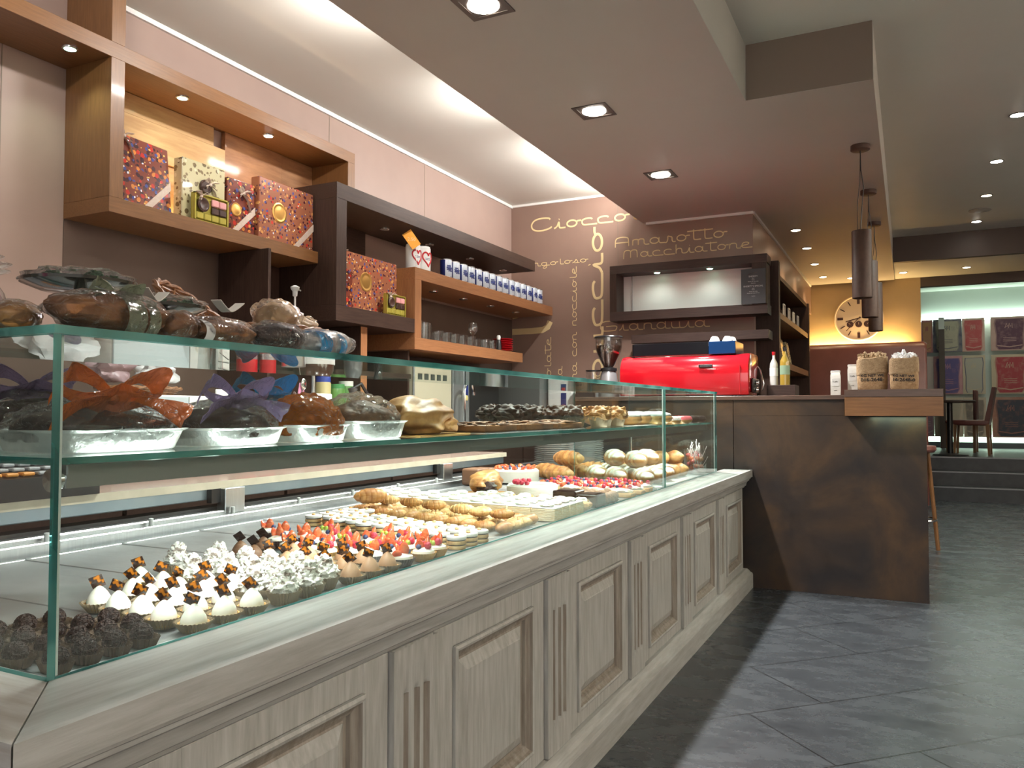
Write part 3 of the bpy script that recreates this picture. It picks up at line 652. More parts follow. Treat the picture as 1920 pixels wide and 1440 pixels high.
M['ribbon'] = mat('grosgrain_ribbon', (.62, .50, .42), .5, col2=(.7, .58, .5), scale=80)
M['gold'] = mat('gold_foil', (.75, .42, .12), .3, .8)
M['choc'] = mat('chocolate', (.045, .018, .012), .35)
M['pinkc'] = mat('pink_wrapper', (.75, .35, .35), .4)
M['olive'] = mat('olive_gold_box', (.42, .36, .06), .35, .4)
def gift(name, label, loc, w, h, d, paper, rz=0, tilt=0, medal=None, bow=None, corner=True, group='gift boxes of chocolates'):
    """box facing +X: width along Y, height Z, leaning back by tilt"""
    t = T(name, label, 'gift box', loc, rz, group); R = Matrix.Rotation(-tilt, 4, 'Y')
    O('box', MB().box(-d, 0, 0, w, 0, h, c=.004, M=R), paper, t, smooth=30)
    if medal:
        y, z, r = medal
        MM = R @ Matrix.Translation((.0005, y, z)) @ Matrix.Rotation(radians(90), 4, 'Y')
        O('seal', MB().lathe([(0, 0), (r, 0), (r, .002), (r * .86, .0035), (r * .8, .002), (r * .6, .002), (r * .5, .003), (0, .003)], 30, M=MM), M['gold'], t)
    if corner:
        q = .10; mb = MB()
        mb.prism([(w, .16), (w, .12), (w - .13, 0), (w - .17, 0)], 0, .003, M=R @ Matrix(((0, 0, 1, 0), (1, 0, 0, 0), (0, 1, 0, 0), (0, 0, 0, 1))))
        O('ribbon', mb, M['ribbon'], t)
    if bow:
        y, z = bow; mb = MB(); pre = R
        for a in (.5, 2.2, 3.7, 5.4):
            pts = [(.004, y, z), (.02, y + .022 * cos(a), z + .018 * sin(a) + .004), (.026, y + .042 * cos(a), z + .03 * sin(a)), (.014, y + .036 * cos(a + .35), z + .026 * sin(a + .35)), (.004, y, z)]
            mb.tube([pre @ Vector(p) for p in pts], .008, 6, flat=.2)
        mb.tube([pre @ Vector(p) for p in [(.004, y, z), (.010, y + .03, z - .03), (.004, y + .055, z - .085)]], .008, 6, flat=.2)
        mb.blob(tuple(pre @ Vector((.01, y, z))), (.01, .01, .01), 1, .1, sub=2)
        O('bow', mb, M['ribbon'], t)
    return t
zA = 2.0095
g = gift('gift_box', 'large brown flecked gift box leaning at the left end of the long oak shelf', (-3.055, 2.325, zA + .007), .30, .315, .05, M['fleck_b'], rz=radians(4), tilt=radians(6), bow=(.04, .30))
g = gift('gift_box', 'ivory gift box with leaf print and silver bow on the long oak shelf', (-3.06, 2.665, zA), .265, .30, .06, M['fleck_y'], bow=(.16, .20), corner=False)
O('seal', MB().lathe([(0, 0), (.035, 0), (.035, .008), (.03, .012), (.026, .009), (0, .009)], 28, M=Matrix.Translation((.002, .135, .185)) @ Matrix.Rotation(radians(90), 4, 'Y')), M['choc'], g)
gift('gift_box', 'narrow brown flecked gift box with bow, third on the long oak shelf', (-3.055, 2.94, zA), .19, .275, .06, M['fleck_b'], bow=(.10, .21), medal=(.06, .12, .035))
gift('gift_box', 'wide orange flecked gift box with gold medallion, rightmost on the long oak shelf', (-3.035, 3.14, zA), .425, .33, .06, M['fleck_o'], medal=(.15, .165, .055))
gift('gift_box', 'orange brown flecked gift box standing inside the dark wenge box shelf', (-2.965, 3.70, 1.7036), .60, .35, .05, M['fleck_o'], medal=(.27, .19, .06), bow=(.02, .33))
gift('gift_box', 'dark red flecked gift bottle wrap leaning left inside the wenge box shelf', (-2.925, 3.69, 1.7036), .10, .22, .03, M['fleck_b'], corner=False)
def candy(loc, label):
    t = T('candy_box', label, 'candy box', loc, group='small olive boxes with chocolate candies')
    w, h = .21, .135
    O('tray', MB().box(-.018, 0, 0, w, 0, h, c=.003).box(0, .012, 0, .008, 0, h).box(0, .012, w - .008, w, 0, h).box(0, .012, 0, w, 0, .006).box(0, .012, 0, w, h - .006, h), M['olive'], t)
    for i in range(4):
        for j in range(3):
            if i < 2 and j > 0: continue
            O('chocolate', MB().box(0, .014, .012 + i * .047, .055 + i * .047, .01 + j * .038, .044 + j * .038, c=.004), M['pinkc'] if j == 2 else (M['choc'] if j == 1 else M['olive']), t)
    O('seal', MB().lathe([(0, 0), (.034, 0), (.034, .008), (.027, .012), (.022, .009), (0, .009)], 28, M=Matrix.Translation((.008, .05, .082)) @ Matrix.Rotation(radians(90), 4, 'Y')), M['choc'], t)
    b = MB()
    for a in (.4, 2.4, 4.0): b.tube([(.012, .04, .125), (.03, .04 + .03 * cos(a), .125 + .02 * sin(a)), (.02, .04 + .04 * cos(a + .3), .125 + .03 * sin(a + .3)), (.012, .04, .125)], .007, 6, flat=.25)
    O('bow', b, M['ribbon'], t)
candy((-3.025, 2.70, zA), 'small olive box of chocolates with pink candies in front of the ivory gift box')
candy((-2.905, 4.09, 1.7036), 'small olive box of chocolates in front of the box in the wenge shelf')

# cans ----------------------------------------------------------------------
def m_can(name, ang):
    m, nt, p = newmat(name); p.inputs['Roughness'].default_value = .3; p.inputs['Metallic'].default_value = .25
    tc = nd(nt, 'ShaderNodeTexCoord'); sp = nd(nt, 'ShaderNodeSeparateXYZ'); nt.links.new(tc.outputs['Object'], sp.inputs[0])
    at = nd(nt, 'ShaderNodeMath', operation='ARCTAN2'); nt.links.new(sp.outputs[1], at.inputs[0]); nt.links.new(sp.outputs[0], at.inputs[1])
    lt = nd(nt, 'ShaderNodeMath', operation='LESS_THAN'); lt.inputs[1].default_value = -.75; nt.links.new(at.outputs[0], lt.inputs[0])
    gt = nd(nt, 'ShaderNodeMath', operation='GREATER_THAN'); gt.inputs[1].default_value = -2.3; nt.links.new(at.outputs[0], gt.inputs[0])
    mu = nd(nt, 'ShaderNodeMath', operation='MULTIPLY'); nt.links.new(lt.outputs[0], mu.inputs[0]); nt.links.new(gt.outputs[0], mu.inputs[1])
    mx = nd(nt, 'ShaderNodeMix', data_type='RGBA'); nt.links.new(mu.outputs[0], mx.inputs[0]); mx.inputs[6].default_value = (.60, .66, .74, 1); mx.inputs[7].default_value = (.012, .022, .13, 1)
    nt.links.new(mx.outputs[2], p.inputs['Base Color']); return m
M['can'] = m_can('can_print', 0); M['navy'] = mat('navy_print', (.015, .03, .16), .4); M['tin'] = mat('tin_rim', (.6, .6, .62), .25, .9)
R_, H_ = .042, .132
canb = MB().lathe([(R_ * .92, .003), (R_, .008), (R_, H_ - .008), (R_ * .95, H_ - .002)], 32).mesh('can_body', M['can'])
canr = MB().lathe([(R_ * .93, H_ - .004), (R_ * 1.02, H_ - .006), (R_ * 1.02, H_), (R_ * .95, H_), (R_ * .9, H_ - .005), (0, H_ - .005)], 32).mesh('rim', M['tin'])
canf = MB().lathe([(0, 0), (R_ * .98, 0), (R_ * 1.02, .002), (R_ * 1.0, .009)], 32).mesh('base_rim', M['tin'])
lg = MB()
def on_cyl(mb, pts, r, R, n=6):
    mb.tube([((R + .0003) * cos(a), (R + .0003) * sin(a), z) for a, z in pts], r, n)
for k, (a0, a1, z, rr) in enumerate(((-.42, .2, .083, .004), (-.5, .5, .070, .0045), (-.45, .45, .058, .0045), (-.2, .55, .047, .003))):
    on_cyl(lg, [(a0 + (a1 - a0) * i / 8, z + .004 * sin(i * 2.1 + k)) for i in range(9)], rr, R_)
for i in range(6): on_cyl(lg, [(-.35 + .14 * i, .052), (-.33 + .14 * i, .078 - .003 * (i % 2))], .003, R_)
canl = lg.mesh('logo', M['navy'])
for k in range(15):
    y = 4.85 + .112 * k
    w = W5[k] + ' of the row from the left' if k < 14 else 'last of the row at the right end'
    stamp([('body', canb, [('rim', canr), ('base_rim', canf), ('logo', canl)])], 'drink_can', (-2.925, y, 2.0455), radians(-18 + random.uniform(-12, 10)), 'blue and white tin on the oak shelf, ' + w, 'tin', 'row of blue and white tins on the oak shelf')
# heart-print tins with an orange price card
M['tinw'] = mat('white_tin', (.72, .73, .72), .35); M['redp'] = mat('red_print', (.5, .02, .03), .4)
for k, (x, y) in enumerate(((-2.945, 4.46), (-2.93, 4.56))):
    t = T('coffee_tin', 'white tin with red heart print on the oak shelf, ' + ('left one behind the orange card' if k == 0 else 'right one'), 'tin', (x, y, 2.0455), group='white tins with red hearts')
    O('body', MB().lathe([(0, 0), (.05, 0), (.05, .155), (.047, .158), (.047, .166), (.044, .168), (0, .168)], 32), M['tinw'], t)
    hb = MB(); hp = [(16 * sin(a) ** 3, 13 * cos(a) - 5 * cos(2 * a) - 2 * cos(3 * a) - cos(4 * a)) for a in [2 * pi * i / 28 for i in range(29)]]
    on_cyl(hb, [(-.25 + .058 * px * .9, .085 + .0033 * py) for px, py in hp], .0055, .05, 6)
    O('heart_print', hb, M['redp'], t)
    on = MB()
    for j in range(2): on_cyl(on, [(-.7 + .1 * i, .085 - .009 * j + .0015 * sin(i * 3)) for i in range(9)], .0015, .0505)
    O('print', on, M['navy'], t)
t = T('price_card', 'orange price card on a stick beside the heart print tins', 'price card', (-2.90, 4.405, 2.0455), radians(-48))
M['orange'] = mat('orange_card', (.85, .36, .03), .5)
O('card', MB().box(-.002, .002, -.034, .034, -.058, .058, M=Matrix.Translation((.01, -.02, .185)) @ Matrix.Rotation(radians(36), 4, 'X')), M['orange'], t)
O('stick', MB().tube([(.006, .012, 0.001), (.006, .012, .15)], .002), M['white'], t)
text('lettering', '2.50', .032, (.0125, -.02, .185), (radians(90 - 0), radians(0), radians(90)), M['letter'], t).rotation_euler = Euler((radians(90), 0, radians(90)))
# glasses on the lower oak shelf
def tumbler_mesh(r, h, tr=1.1):
    return MB().lathe([(0, 0), (r, 0), (r * 1.02, .004), (r * tr, h), (r * tr - .0018, h), (r * .92, .008), (0, .008)], 22).mesh('glass_bowl', M['tumbler'])
tg = tumbler_mesh(.032, .12); ts = tumbler_mesh(.03, .075, 1.2)
seq = [(4.50, -2.93, tg), (4.545, -3.0, tg), (4.59, -2.94, tg), (4.66, -2.96, tg)]
for k, (y, x, me) in enumerate(seq):
    stamp([(None, me, [])], 'drinking_glass', (x, y, 1.5855), 0, 'tall clear drinking glass at the left of the lower oak shelf, %s from the upright' % W5[k], 'glass', 'glasses in the lower oak shelf')
for k in range(14):
    y = 4.76 + .058 * k + (.12 if k > 8 else 0)
    stamp([(None, ts, [])], 'drinking_glass', (-2.93 - .05 * (k % 2), y, 1.5855), 0, 'short clear tumbler in the lower oak shelf, %s of its row' % W5[k], 'glass', 'glasses in the lower oak shelf')
wg = MB().lathe([(.034, 0), (.034, .002), (.006, .006), (.003, .02), (.003, .085), (.018, .10), (.036, .125), (.038, .15), (.030, .185), (.029, .185), (.036, .15), (.034, .128), (0, .10)], 24).mesh('wine_glass', M['tumbler'])
stamp([(None, wg, [])], 'wine_glass', (-2.94, 5.27, 1.5855), 0, 'stemmed wine glass standing between the tumblers in the oak shelf', 'wine glass')
M['redc'] = mat('red_glaze', (.42, .008, .015), .3)
for k in range(6):
    stamp([(None, (MB().lathe([(0, 0), (.05, 0), (.058, .004), (.082, .014), (.084, .018), (.078, .017), (.05, .008), (0, .008)], 30).mesh('saucer', M['redc']) if k == 0 else bpy.data.meshes['saucer']), [])], 'saucer', (-2.955, 5.80, 1.5855 + .0175 * k), 0, 'red saucer in the stack on the oak shelf, ' + ('bottom one' if k == 0 else 'topmost one' if k == 5 else W5[k] + ' from the bottom'), 'saucer', 'stack of red saucers')
t = T('salt_shaker', 'small white capped glass shaker left of the red saucers', 'shaker', (-2.92, 5.655, 1.5855))
O('jar', MB().lathe([(0, 0), (.022, 0), (.024, .03), (.018, .08), (.012, .09)], 20), M['black'], t); O('cap', MB().lathe([(.015, .088), (.017, .11), (.012, .122), (0, .124)], 20), M['white'], t)

# ------------------------------------------------------------------ bar
bar_t = T('coffee_bar', 'tall bar with rusty brown front panel and dark wood top', 'bar', (-.9, 5.2, 0))
def atb(n, mb, m, **k):
    o = O(n, mb, m, bar_t, **k); o.location = (.9, -5.2, 0); return o
atb('front_panel', MB().box(-1.0, .092, 5.2, 5.24, 0, 1.075, c=.001).box(-1.0, -.345, 5.2, 5.24, 1.075, 1.172, c=.001), M['rust'], smooth=30)
atb('front_panel', MB().box(-2.06, -1.003, 5.2, 5.24, 0, 1.172, c=.001), M['rust'], smooth=30)
atb('side_panel', MB().box(.05, .09, 5.24, 6.1, 0, 1.07), M['rust'])
M['bartop'] = wood('bar_top_wood', (.07, .04, .027), (.12, .07, .05), 0, rough=.3)
atb('bar_top', MB().box(-2.08, -.30, 5.185, 6.12, 1.173, 1.20, c=.002), M['bartop'], smooth=30)
atb('end_box', MB().box(-.335, .176, 5.05, 6.14, 1.185, 1.228, c=.001), M['bartop'], smooth=30)
atb('end_box_front', MB().box(-.334, .175, 5.052, 6.13, 1.075, 1.184, c=.001), M['oakX'], smooth=30)
area('bar_lamp', (-.05 + .9, 5.16 - 5.2, 1.07), (0, 0, 0), .30, .03, .55, (.75, 1, .72), bar_t)
atb('carcass', MB().box(-2.06, .05, 5.9, 6.1, 0, 1.17), M['wengeZ'])

# coffee machine
cm = T('espresso_machine', 'glossy red espresso machine with black cup rail standing on the bar', 'coffee machine', (-1.42, 5.75, 1.2006))
M['red'] = mat('red_lacquer', (.46, .006, .014), .12, coat=1)
prof = [(-.19, .012), (-.205, .03), (-.21, .15), (-.20, .215), (-.175, .262), (-.14, .290), (-.09, .302), (.0, .305), (.16, .305), (.21, .285), (.225, .24), (.20, .17), (.12, .15), (.12, .012)]
prof = cr(prof[:-4], 3) + prof[-3:]
vs = []; n = len(prof); L_ = [(-.455, .96), (-.452, .985), (-.44, 1)] + [(.44, 1), (.452, .985), (.455, .96)]
for x, s_ in L_: vs += [(x, y * s_, .15 + (z - .15) * s_) for y, z in prof]
fs = [tuple(range(n)), tuple(range(len(L_) * n - 1, (len(L_) - 1) * n - 1, -1))]
for k in range(len(L_) - 1): fs += [(k * n + i, (k + 1) * n + i, (k + 1) * n + (i + 1) % n, k * n + (i + 1) % n) for i in range(n)]
O('body', MB().add(vs, fs), M['red'], cm, smooth=40)
O('side_band', MB().box(.395, .402, -.213, -.205, .02, .22), M['redc'], cm)
for x in (-.35, .35):
    for y in (-.15, .1): O('foot', MB().lathe([(.02, 0), (.02, .014)], 16, (x, y, 0)), M['black'], cm)
M['acr'] = mat('smoked_black_acrylic', (.006, .006, .008), .12); M['acrb'] = mat('blue_tinted_acrylic', (.004, .03, .11), .12)
O('cup_rail', MB().box(-.375, .175, -.15, -.143, .30, .388, c=.002).box(-.375, -.368, -.15, .15, .30, .388, c=.002), M['acr'], cm)
O('cup_rail', MB().box(.177, .36, -.15, -.143, .30, .388, c=.002).box(.353, .36, -.143, .15, .30, .388, c=.002), M['acrb'], cm)
O('badge', MB().box(.12, .215, -.2165, -.205, .205, .226, c=.001), M['black'], cm)
text('lettering', 'SANREMO', .0185, (.170, -.2172, .2155), (radians(90), 0, 0), M['tin'], cm, sx=.95)
O('steam_side', MB().box(.456, .475, -.12, .12, .03, .13, c=.008), M['black'], cm)
for z in (.05, .10): O('knob', MB().lathe([(.014, 0), (.018, .01), (.014, .025), (0, .026)], 16, M=Matrix.Translation((.475, -.06, z)) @ Matrix.Rotation(radians(90), 4, 'Y')), M['chrome'], cm)
O('steam_wand', MB().tube([(.44, .16, .24), (.47, .20, .2), (.49, .21, .1), (.48, .19, .05)], .005), M['chrome'], cm)
cupm = MB().lathe([(.038, 0), (.040, .004), (.038, .03), (.026, .058), (.020, .062), (.02, .066), (0, .066)], 24).mesh('coffee_cup', mat('white_porcelain', (.78, .77, .74), .25))
hd = MB().tube([(.034, 0, .022), (.052, 0, .02), (.055, 0, .04), (.034, 0, .05)], .004).mesh('handle', bpy.data.materials['white_porcelain'])
for k, (x, z) in enumerate(((.205, .345), (.290, .347), (.325, .355))):
    stamp([('bowl', cupm, []), ('handle', hd, [])], 'coffee_cup', (-1.42 + x - (.02 if k == 2 else 0), 5.75 - .08 + (0, .02, .085)[k], 1.2026 + .306 + .055), radians(90), 'white upturned cup on the red coffee machine, ' + ('left', 'middle', 'right')[k] + ' of three', 'cup', 'upturned cups on the coffee machine')
O('cup_stand', MB().box(.17, .35, -.135, .1, .3065, .3600, c=.002), M['chrome'], cm)
# grinder
gd = T('coffee_grinder', 'coffee grinder with clear hopper full of beans left of the red machine', 'coffee grinder', (-2.02, 5.72, 1.2006))
O('body', MB().lathe([(0, 0), (.075, 0), (.08, .02), (.07, .10), (.06, .18), (.052, .205)], 28), mat('grinder_grey', (.35, .35, .36), .3, .6), gd)
O('collar', MB().lathe([(.05, .20), (.062, .205), (.062, .225), (.04, .232)], 28), M['black'], gd)
O('hopper', MB().lathe([(.035, .228), (.055, .262), (.085, .33), (.098, .375), (.10, .455), (.097, .455), (.095, .375), (.083, .332), (.05, .262)], 32, cap=False), M['tumbler'], gd)
M['beans'] = mat('coffee_beans', (.03, .012, .007), .4, col2=(.075, .03, .016), scale=120, bump=1)
bn = O('beans', MB().lathe([(.03, .232), (.05, .264), (.081, .332), (.092, .375), (.09, .395), (.05, .402), (0, .404)], 32), M['beans'], gd); bn['kind'] = 'stuff'
O('lid', MB().lathe([(0, .452), (.106, .452), (.108, .458), (.104, .466), (0, .47)], 32), M['black'], gd)
O('doser', MB().lathe([(.05, .10), (.055, .105), (.055, .20), (.05, .205), (0, .205)], 28, (-.115, -.02, 0)), M['tumbler'], gd)
O('doser_lid', MB().lathe([(.057, .205), (.057, .212), (0, .214)], 28, (-.115, -.02, 0)), M['black'], gd)
O('dose_lever', MB().tube([(-.16, -.06, .15), (-.2, -.1, .15)], .007), M['black'], gd)

# burlap bags, cartons ------------------------------------------------------
M['jute'] = mat('burlap', (.34, .21, .105), .85, col2=(.46, .31, .17), scale=60, bump=.9, bscale=180)
M['jute2'] = mat('burlap_folded_cuff', (.30, .20, .11), .9, col2=(.40, .28, .16), scale=60, bump=1, bscale=180)
M['ink'] = mat('black_ink', (.02, .016, .014), .7); M['tissue'] = mat('white_plastic_bag', (.72, .72, .72), .25, bump=.8, scale=40)
def sack(name, label, loc, w, d, h, rz, inner, lines):
    t = T(name, label, 'sack', loc, rz, 'burlap coffee sacks on the bar end')
    def body(z, k=1): return 1 + .05 * sin(z * 9)
    mb = MB(); prof_ = [(.90, 0), (1.0, .012), (1.03, .07), (1.0, .13), (.98, h)]
    n = 40; vs = []
    for s_, z in prof_:
        for i in range(n):
            a = 2 * pi * i / n; sx = abs(cos(a)) ** .45 * (1 if cos(a) > 0 else -1); sy = abs(sin(a)) ** .6 * (1 if sin(a) > 0 else -1)
            q = 1 + .02 * noise.noise(Vector((cos(a) * 2, sin(a) * 2, z * 14 + loc[0] * 9)))
            vs.append((sx * w / 2 * s_ * q, sy * d / 2 * s_ * q, z))
    fs = [tuple(range(n - 1, -1, -1))] + [(k * n + i, k * n + (i + 1) % n, (k + 1) * n + (i + 1) % n, (k + 1) * n + i) for k in range(len(prof_) - 1) for i in range(n)] + [tuple((len(prof_) - 1) * n + i for i in range(n))]
    O('bag', mb.add(vs, fs), M['jute'], t)
    cb = MB(); vs = []; pc = [(1.02, h * .53), (1.07, h * .52), (1.08, h * .75), (1.05, h * .98), (1.0, h * 1.0), (.95, h * .98)]
    for s_, z in pc:
        for i in range(n):
            a = 2 * pi * i / n; sx = abs(cos(a)) ** .45 * (1 if cos(a) > 0 else -1); sy = abs(sin(a)) ** .6 * (1 if sin(a) > 0 else -1)
            vs.append((sx * w / 2 * s_, sy * d / 2 * s_, z + .008 * noise.noise(Vector((cos(a) * 2, sin(a) * 2, loc[0] * 9))) + sx * .008))
    O('cuff', cb.add(vs, [(k * n + i, k * n + (i + 1) % n, (k + 1) * n + (i + 1) % n, (k + 1) * n + i) for k in range(len(pc) - 1) for i in range(n)]), M['jute2'], t)
    tb = MB()
    for k in range(7): tb.blob((-w * .34 + w * .115 * k, random.uniform(-.01, .02), h * 1.0), (w * .14, d * .3, .028 + .008 * (k % 2)), k + int(loc[0] * 50), .55, 3.5, 3)
    if inner == 'white': tb.blob((0, 0, h * 1.13), (.014, .014, .032), 3, .4)
    O('lining' if inner == 'white' else 'frayed_top', tb, M['tissue'] if inner == 'white' else M['jute2'], t)
    for k, (s_, z, sz) in enumerate(lines): text('lettering', s_, sz, (.002, -d / 2 * 1.045, z), (radians(88), radians(3 if inner == 'white' else -1), 0), M['ink'], t, sx=1.12, bold=.0006)
sack('burlap_sack', 'open burlap coffee sack on the bar end, left of the pair', (-.192, 5.30, 1.2285), .165, .13, .195, 0, 'jute', [('KG NET WE', .087, .0215), ('016-2648-', .062, .028)])
sack('burlap_sack', 'burlap sack lined with white plastic on the bar end, right of the pair', (-.02, 5.25, 1.2285), .148, .12, .185, radians(-4), 'white', [('KG NET WE', .080, .019), ('16-2648-0', .057, .026)])
M['carton'] = mat('white_paper_bag', (.62, .60, .55), .5, col2=(.7, .68, .63), scale=30)
for k, (x, y, z, w, h) in enumerate(((-.395, 5.24, 1.2005, .056, .145), (-.302, 5.30, 1.2285, .056, .155))):
    t = T('paper_bag', 'small white printed paper bag, ' + ('leftmost beside the sacks' if k == 0 else 'between the other bag and the left sack'), 'paper bag', (x, y, z), group='small white paper bags')
    O('bag', MB().add([(-w / 2, -.02, 0), (w / 2, -.02, 0), (w / 2, .02, 0), (-w / 2, .02, 0), (-w / 2, -.022, h * .8), (w / 2, -.022, h * .8), (w / 2, .022, h * .8), (-w / 2, .022, h * .8), (-w / 2 + .004, -.004, h), (w / 2 - .004, -.004, h), (w / 2 - .004, .004, h), (-w / 2 + .004, .004, h)], [(3, 2, 1, 0), (8, 9, 10, 11)] + [(a * 4 + i, a * 4 + (i + 1) % 4, a * 4 + 4 + (i + 1) % 4, a * 4 + 4 + i) for a in (0, 1) for i in range(4)]), M['carton'], t)
    O('folded_top', MB().box(-w / 2, w / 2, -.008, .008, h - .012, h + .004, c=.003), M['carton'], t)
    lb = MB().box(-w * .36, w * .36, -.0235, -.0222, h * .38, h * .7)
    O('label', lb, M['white'], t)
    text('lettering', 'Caffe', .013, (0, -.0238, h * .56), (radians(90), 0, 0), M['ink'], t); text('lettering', 'moka', .008, (0, -.0225, h * .2), (radians(90), 0, 0), M['ink'], t)

# pass-through frame on the back wall ---------------------------------------
pf = T('wall_frame_shelf', 'wide dark box frame with lit pale back on the brown wall', 'shelf', (-1.6, 6.5, 0))
def atp(n, mb, m, **k):
    o = O(n, mb, m, pf, **k); o.location = (1.6, -6.5, 0); return o
atp('top_board', MB().box(-2.265, -.972, 6.45, 6.649, 2.27, 2.338, c=.001), M['wengeX'], smooth=30)
atp('bottom_board', MB().box(-2.265, -.972, 6.45, 6.649, 1.868, 1.945, c=.001), M['wengeX'], smooth=30)
atp('side_board', MB().box(-2.265, -2.205, 6.45, 6.649, 1.945, 2.27, c=.001), M['wengeZ'], smooth=30)
atp('side_board', MB().box(-1.09, -.98, 6.452, 6.649, 1.945, 2.27, c=.001), M['wengeZ'], smooth=30)
M['backlit'] = mat('pale_back_panel', (.80, .76, .74), .3)
atp('back_panel', MB().box(-2.205, -1.09, 6.642, 6.649, 1.945, 2.27), M['backlit'])
atp('side_strip', MB().box(-2.13, -2.125, 6.632, 6.643, 1.945, 2.27), M['tin'])
for x in (-1.875, -1.435):
    o = atp('shelf_light', MB().lathe([(.026, 0), (.032, -.002), (.03, -.006), (0, -.006)], 20, (x, 6.53, 2.27)), M['chrome'])
    O('lens', MB().lathe([(.024, -.0062), (.018, -.010), (0, -.011)], 16, (x, 6.53, 2.27)), M['bulb_g'], o)
    spot('lamp', (x, 6.47, 2.25), 1.6, (.82, 1, .9), 150, .8, .02, parent=o)
ls = T('wall_shelf', 'thin dark board shelf on the brown wall above the coffee machine', 'shelf', (-1.5, 6.5, 1.7))
O('board', MB().box(-.57, .535, -.07, .149, -.03, .04, c=.001), M['wengeX'], ls, smooth=30)
mn = T('menu_board', 'black printed menu board standing in the right of the dark box frame', 'menu', (-1.075, 6.435, 1.945))
O('board', MB().box(-.093, .093, -.006, .006, 0, .275, c=.001), mat('menu_black', (.025, .025, .028), .5), mn)
chalk = mat('menu_print', (.5, .5, .5), .7)
for s_, z, sz in (("SHORTY", .205, .018), ('Latte', .19, .009), ('Panna', .178, .009), ('Panna con Nocciole', .165, .010), ('Gianduia', .152, .010), ("SHORTY'S SPECIAL", .128, .018), ('Latte', .112, .009), ('Panna', .10, .009), ('Panna con Caffe', .086, .010), ('Panna con Latte di Riso', .073, .010), ('Gianduia', .05, .008)):
    text('lettering', s_, sz, (0, -.0066, z + .01), (radians(90), 0, 0), chalk, mn, ex=.0003)
O('logo', MB().tube([(-.04, -.0066, .228), (-.02, -.0066, .24), (0, -.0066, .232), (.01, -.0066, .246), (.03, -.0066, .243)], .003, 6, flat=.3), mat('menu_logo', (.18, .09, .07), .6), mn)

# shelving along the side wall ----------------------------------------------
su = T('shelving_unit', 'tall dark shelving with oak shelf fronts along the side wall', 'shelving', (-1.2, 8.2, 0))
def ats(n, mb, m, **k):
    o = O(n, mb, m, su, **k); o.location = (1.2, -8.2, 0); return o
ats('side_panel', MB().box(-1.35, -.93, 6.76, 6.84, 0, 2.33, c=.001), M['wengeZ'], smooth=30)
ats('side_panel', MB().box(-1.35, -1.0, 9.62, 9.70, 0, 2.33, c=.001), M['wengeZ'], smooth=30)
ats('back_panel', MB().box(-1.352, -1.34, 6.84, 9.62, 0, 2.33), M['wengeY'])
for z, zz in ((1.93, .055), (1.50, .06), (1.05, .05), (.6, .05)): ats('shelf_board', MB().box(-1.34, -1.01, 6.84, 9.62, z, z + zz, c=.001), M['oakY'], smooth=30)
ats('top_board', MB().box(-1.34, -1.02, 6.84, 9.62, 2.29, 2.33, c=.001), M['wengeY'], smooth=30)
for k in range(7):
    y = 7.05 + .36 * k
    t = T('picture_stand', 'small white framed jar stand on the upper side shelf, %s from the front' % W5[k], 'frame', (-1.07, y, 1.9855), group='small white frames on the upper side shelf')
    O('frame', MB().box(-.005, .005, -.06, -.05, 0, .16).box(-.005, .005, .05, .06, 0, .16).box(-.005, .005, -.05, .05, .15, .16).box(-.005, .005, -.05, .05, 0, .01), M['white'], t)
    O('jar', MB().lathe([(0, 0), (.035, 0), (.038, .06), (.028, .10), (.02, .11), (0, .112)], 18, (-.05, 0, 0)), M['choc'], t)
for k in range(5):
    y = 7.1 + .42 * k
    t = T('gift_tin', 'dark spotted gift box leaning on the middle side shelf, %s from the front' % W5[k], 'gift box', (-1.09, y, 1.568), group='spotted boxes on the middle side shelf')
    O('box', MB().box(-.04, 0, -.1, .1, 0, .26, M=Matrix.Rotation(radians(-10), 4, 'Y')), M['fleck_dk'] if 'fleck_dk' in M else M['fleck_y'], t)
# bottles by the machine
bs = T('bottle_stand', 'small dark wood block under the bottles right of the coffee machine', 'stand', (-.84, 5.95, 1.2006))
O('block', MB().box(-.05, .14, -.12, .1, 0, .085, c=.002), M['wengeX'], bs, smooth=30)
def bottle(loc, r, h, liq, cap, label, lab):
    t = T('bottle', label, 'bottle', loc, group='bottles right of the coffee machine')
    O('body', MB().lathe([(0, 0), (r, 0), (r, h * .58), (r * .9, h * .66), (r * .35, h * .8), (r * .33, h * .95)], 24), liq, t)
    O('cap', MB().lathe([(r * .4, h * .9), (r * .42, h), (0, h)], 20), cap, t)
    O('label', MB().lathe([(r + .0006, h * .28), (r + .0006, h * .52)], 24, cap=False), lab, t)
M['oil'] = mat('yellow_oil', (.30, .20, .03), .08, coat=1); M['clearb'] = mat('clear_bottle', (.5, .5, .47), .1, coat=1)
bottle((-.855, 5.93, 1.2862), .028, .24, M['clearb'], M['redc'], 'clear bottle with red cap, left of the pair on the block', M['white'])
bottle((-.78, 5.93, 1.2862), .034, .27, M['oil'], M['black'], 'bottle of yellow oil with dark cap, right of the pair on the block', mat('green_label', (.2, .3, .2), .5))

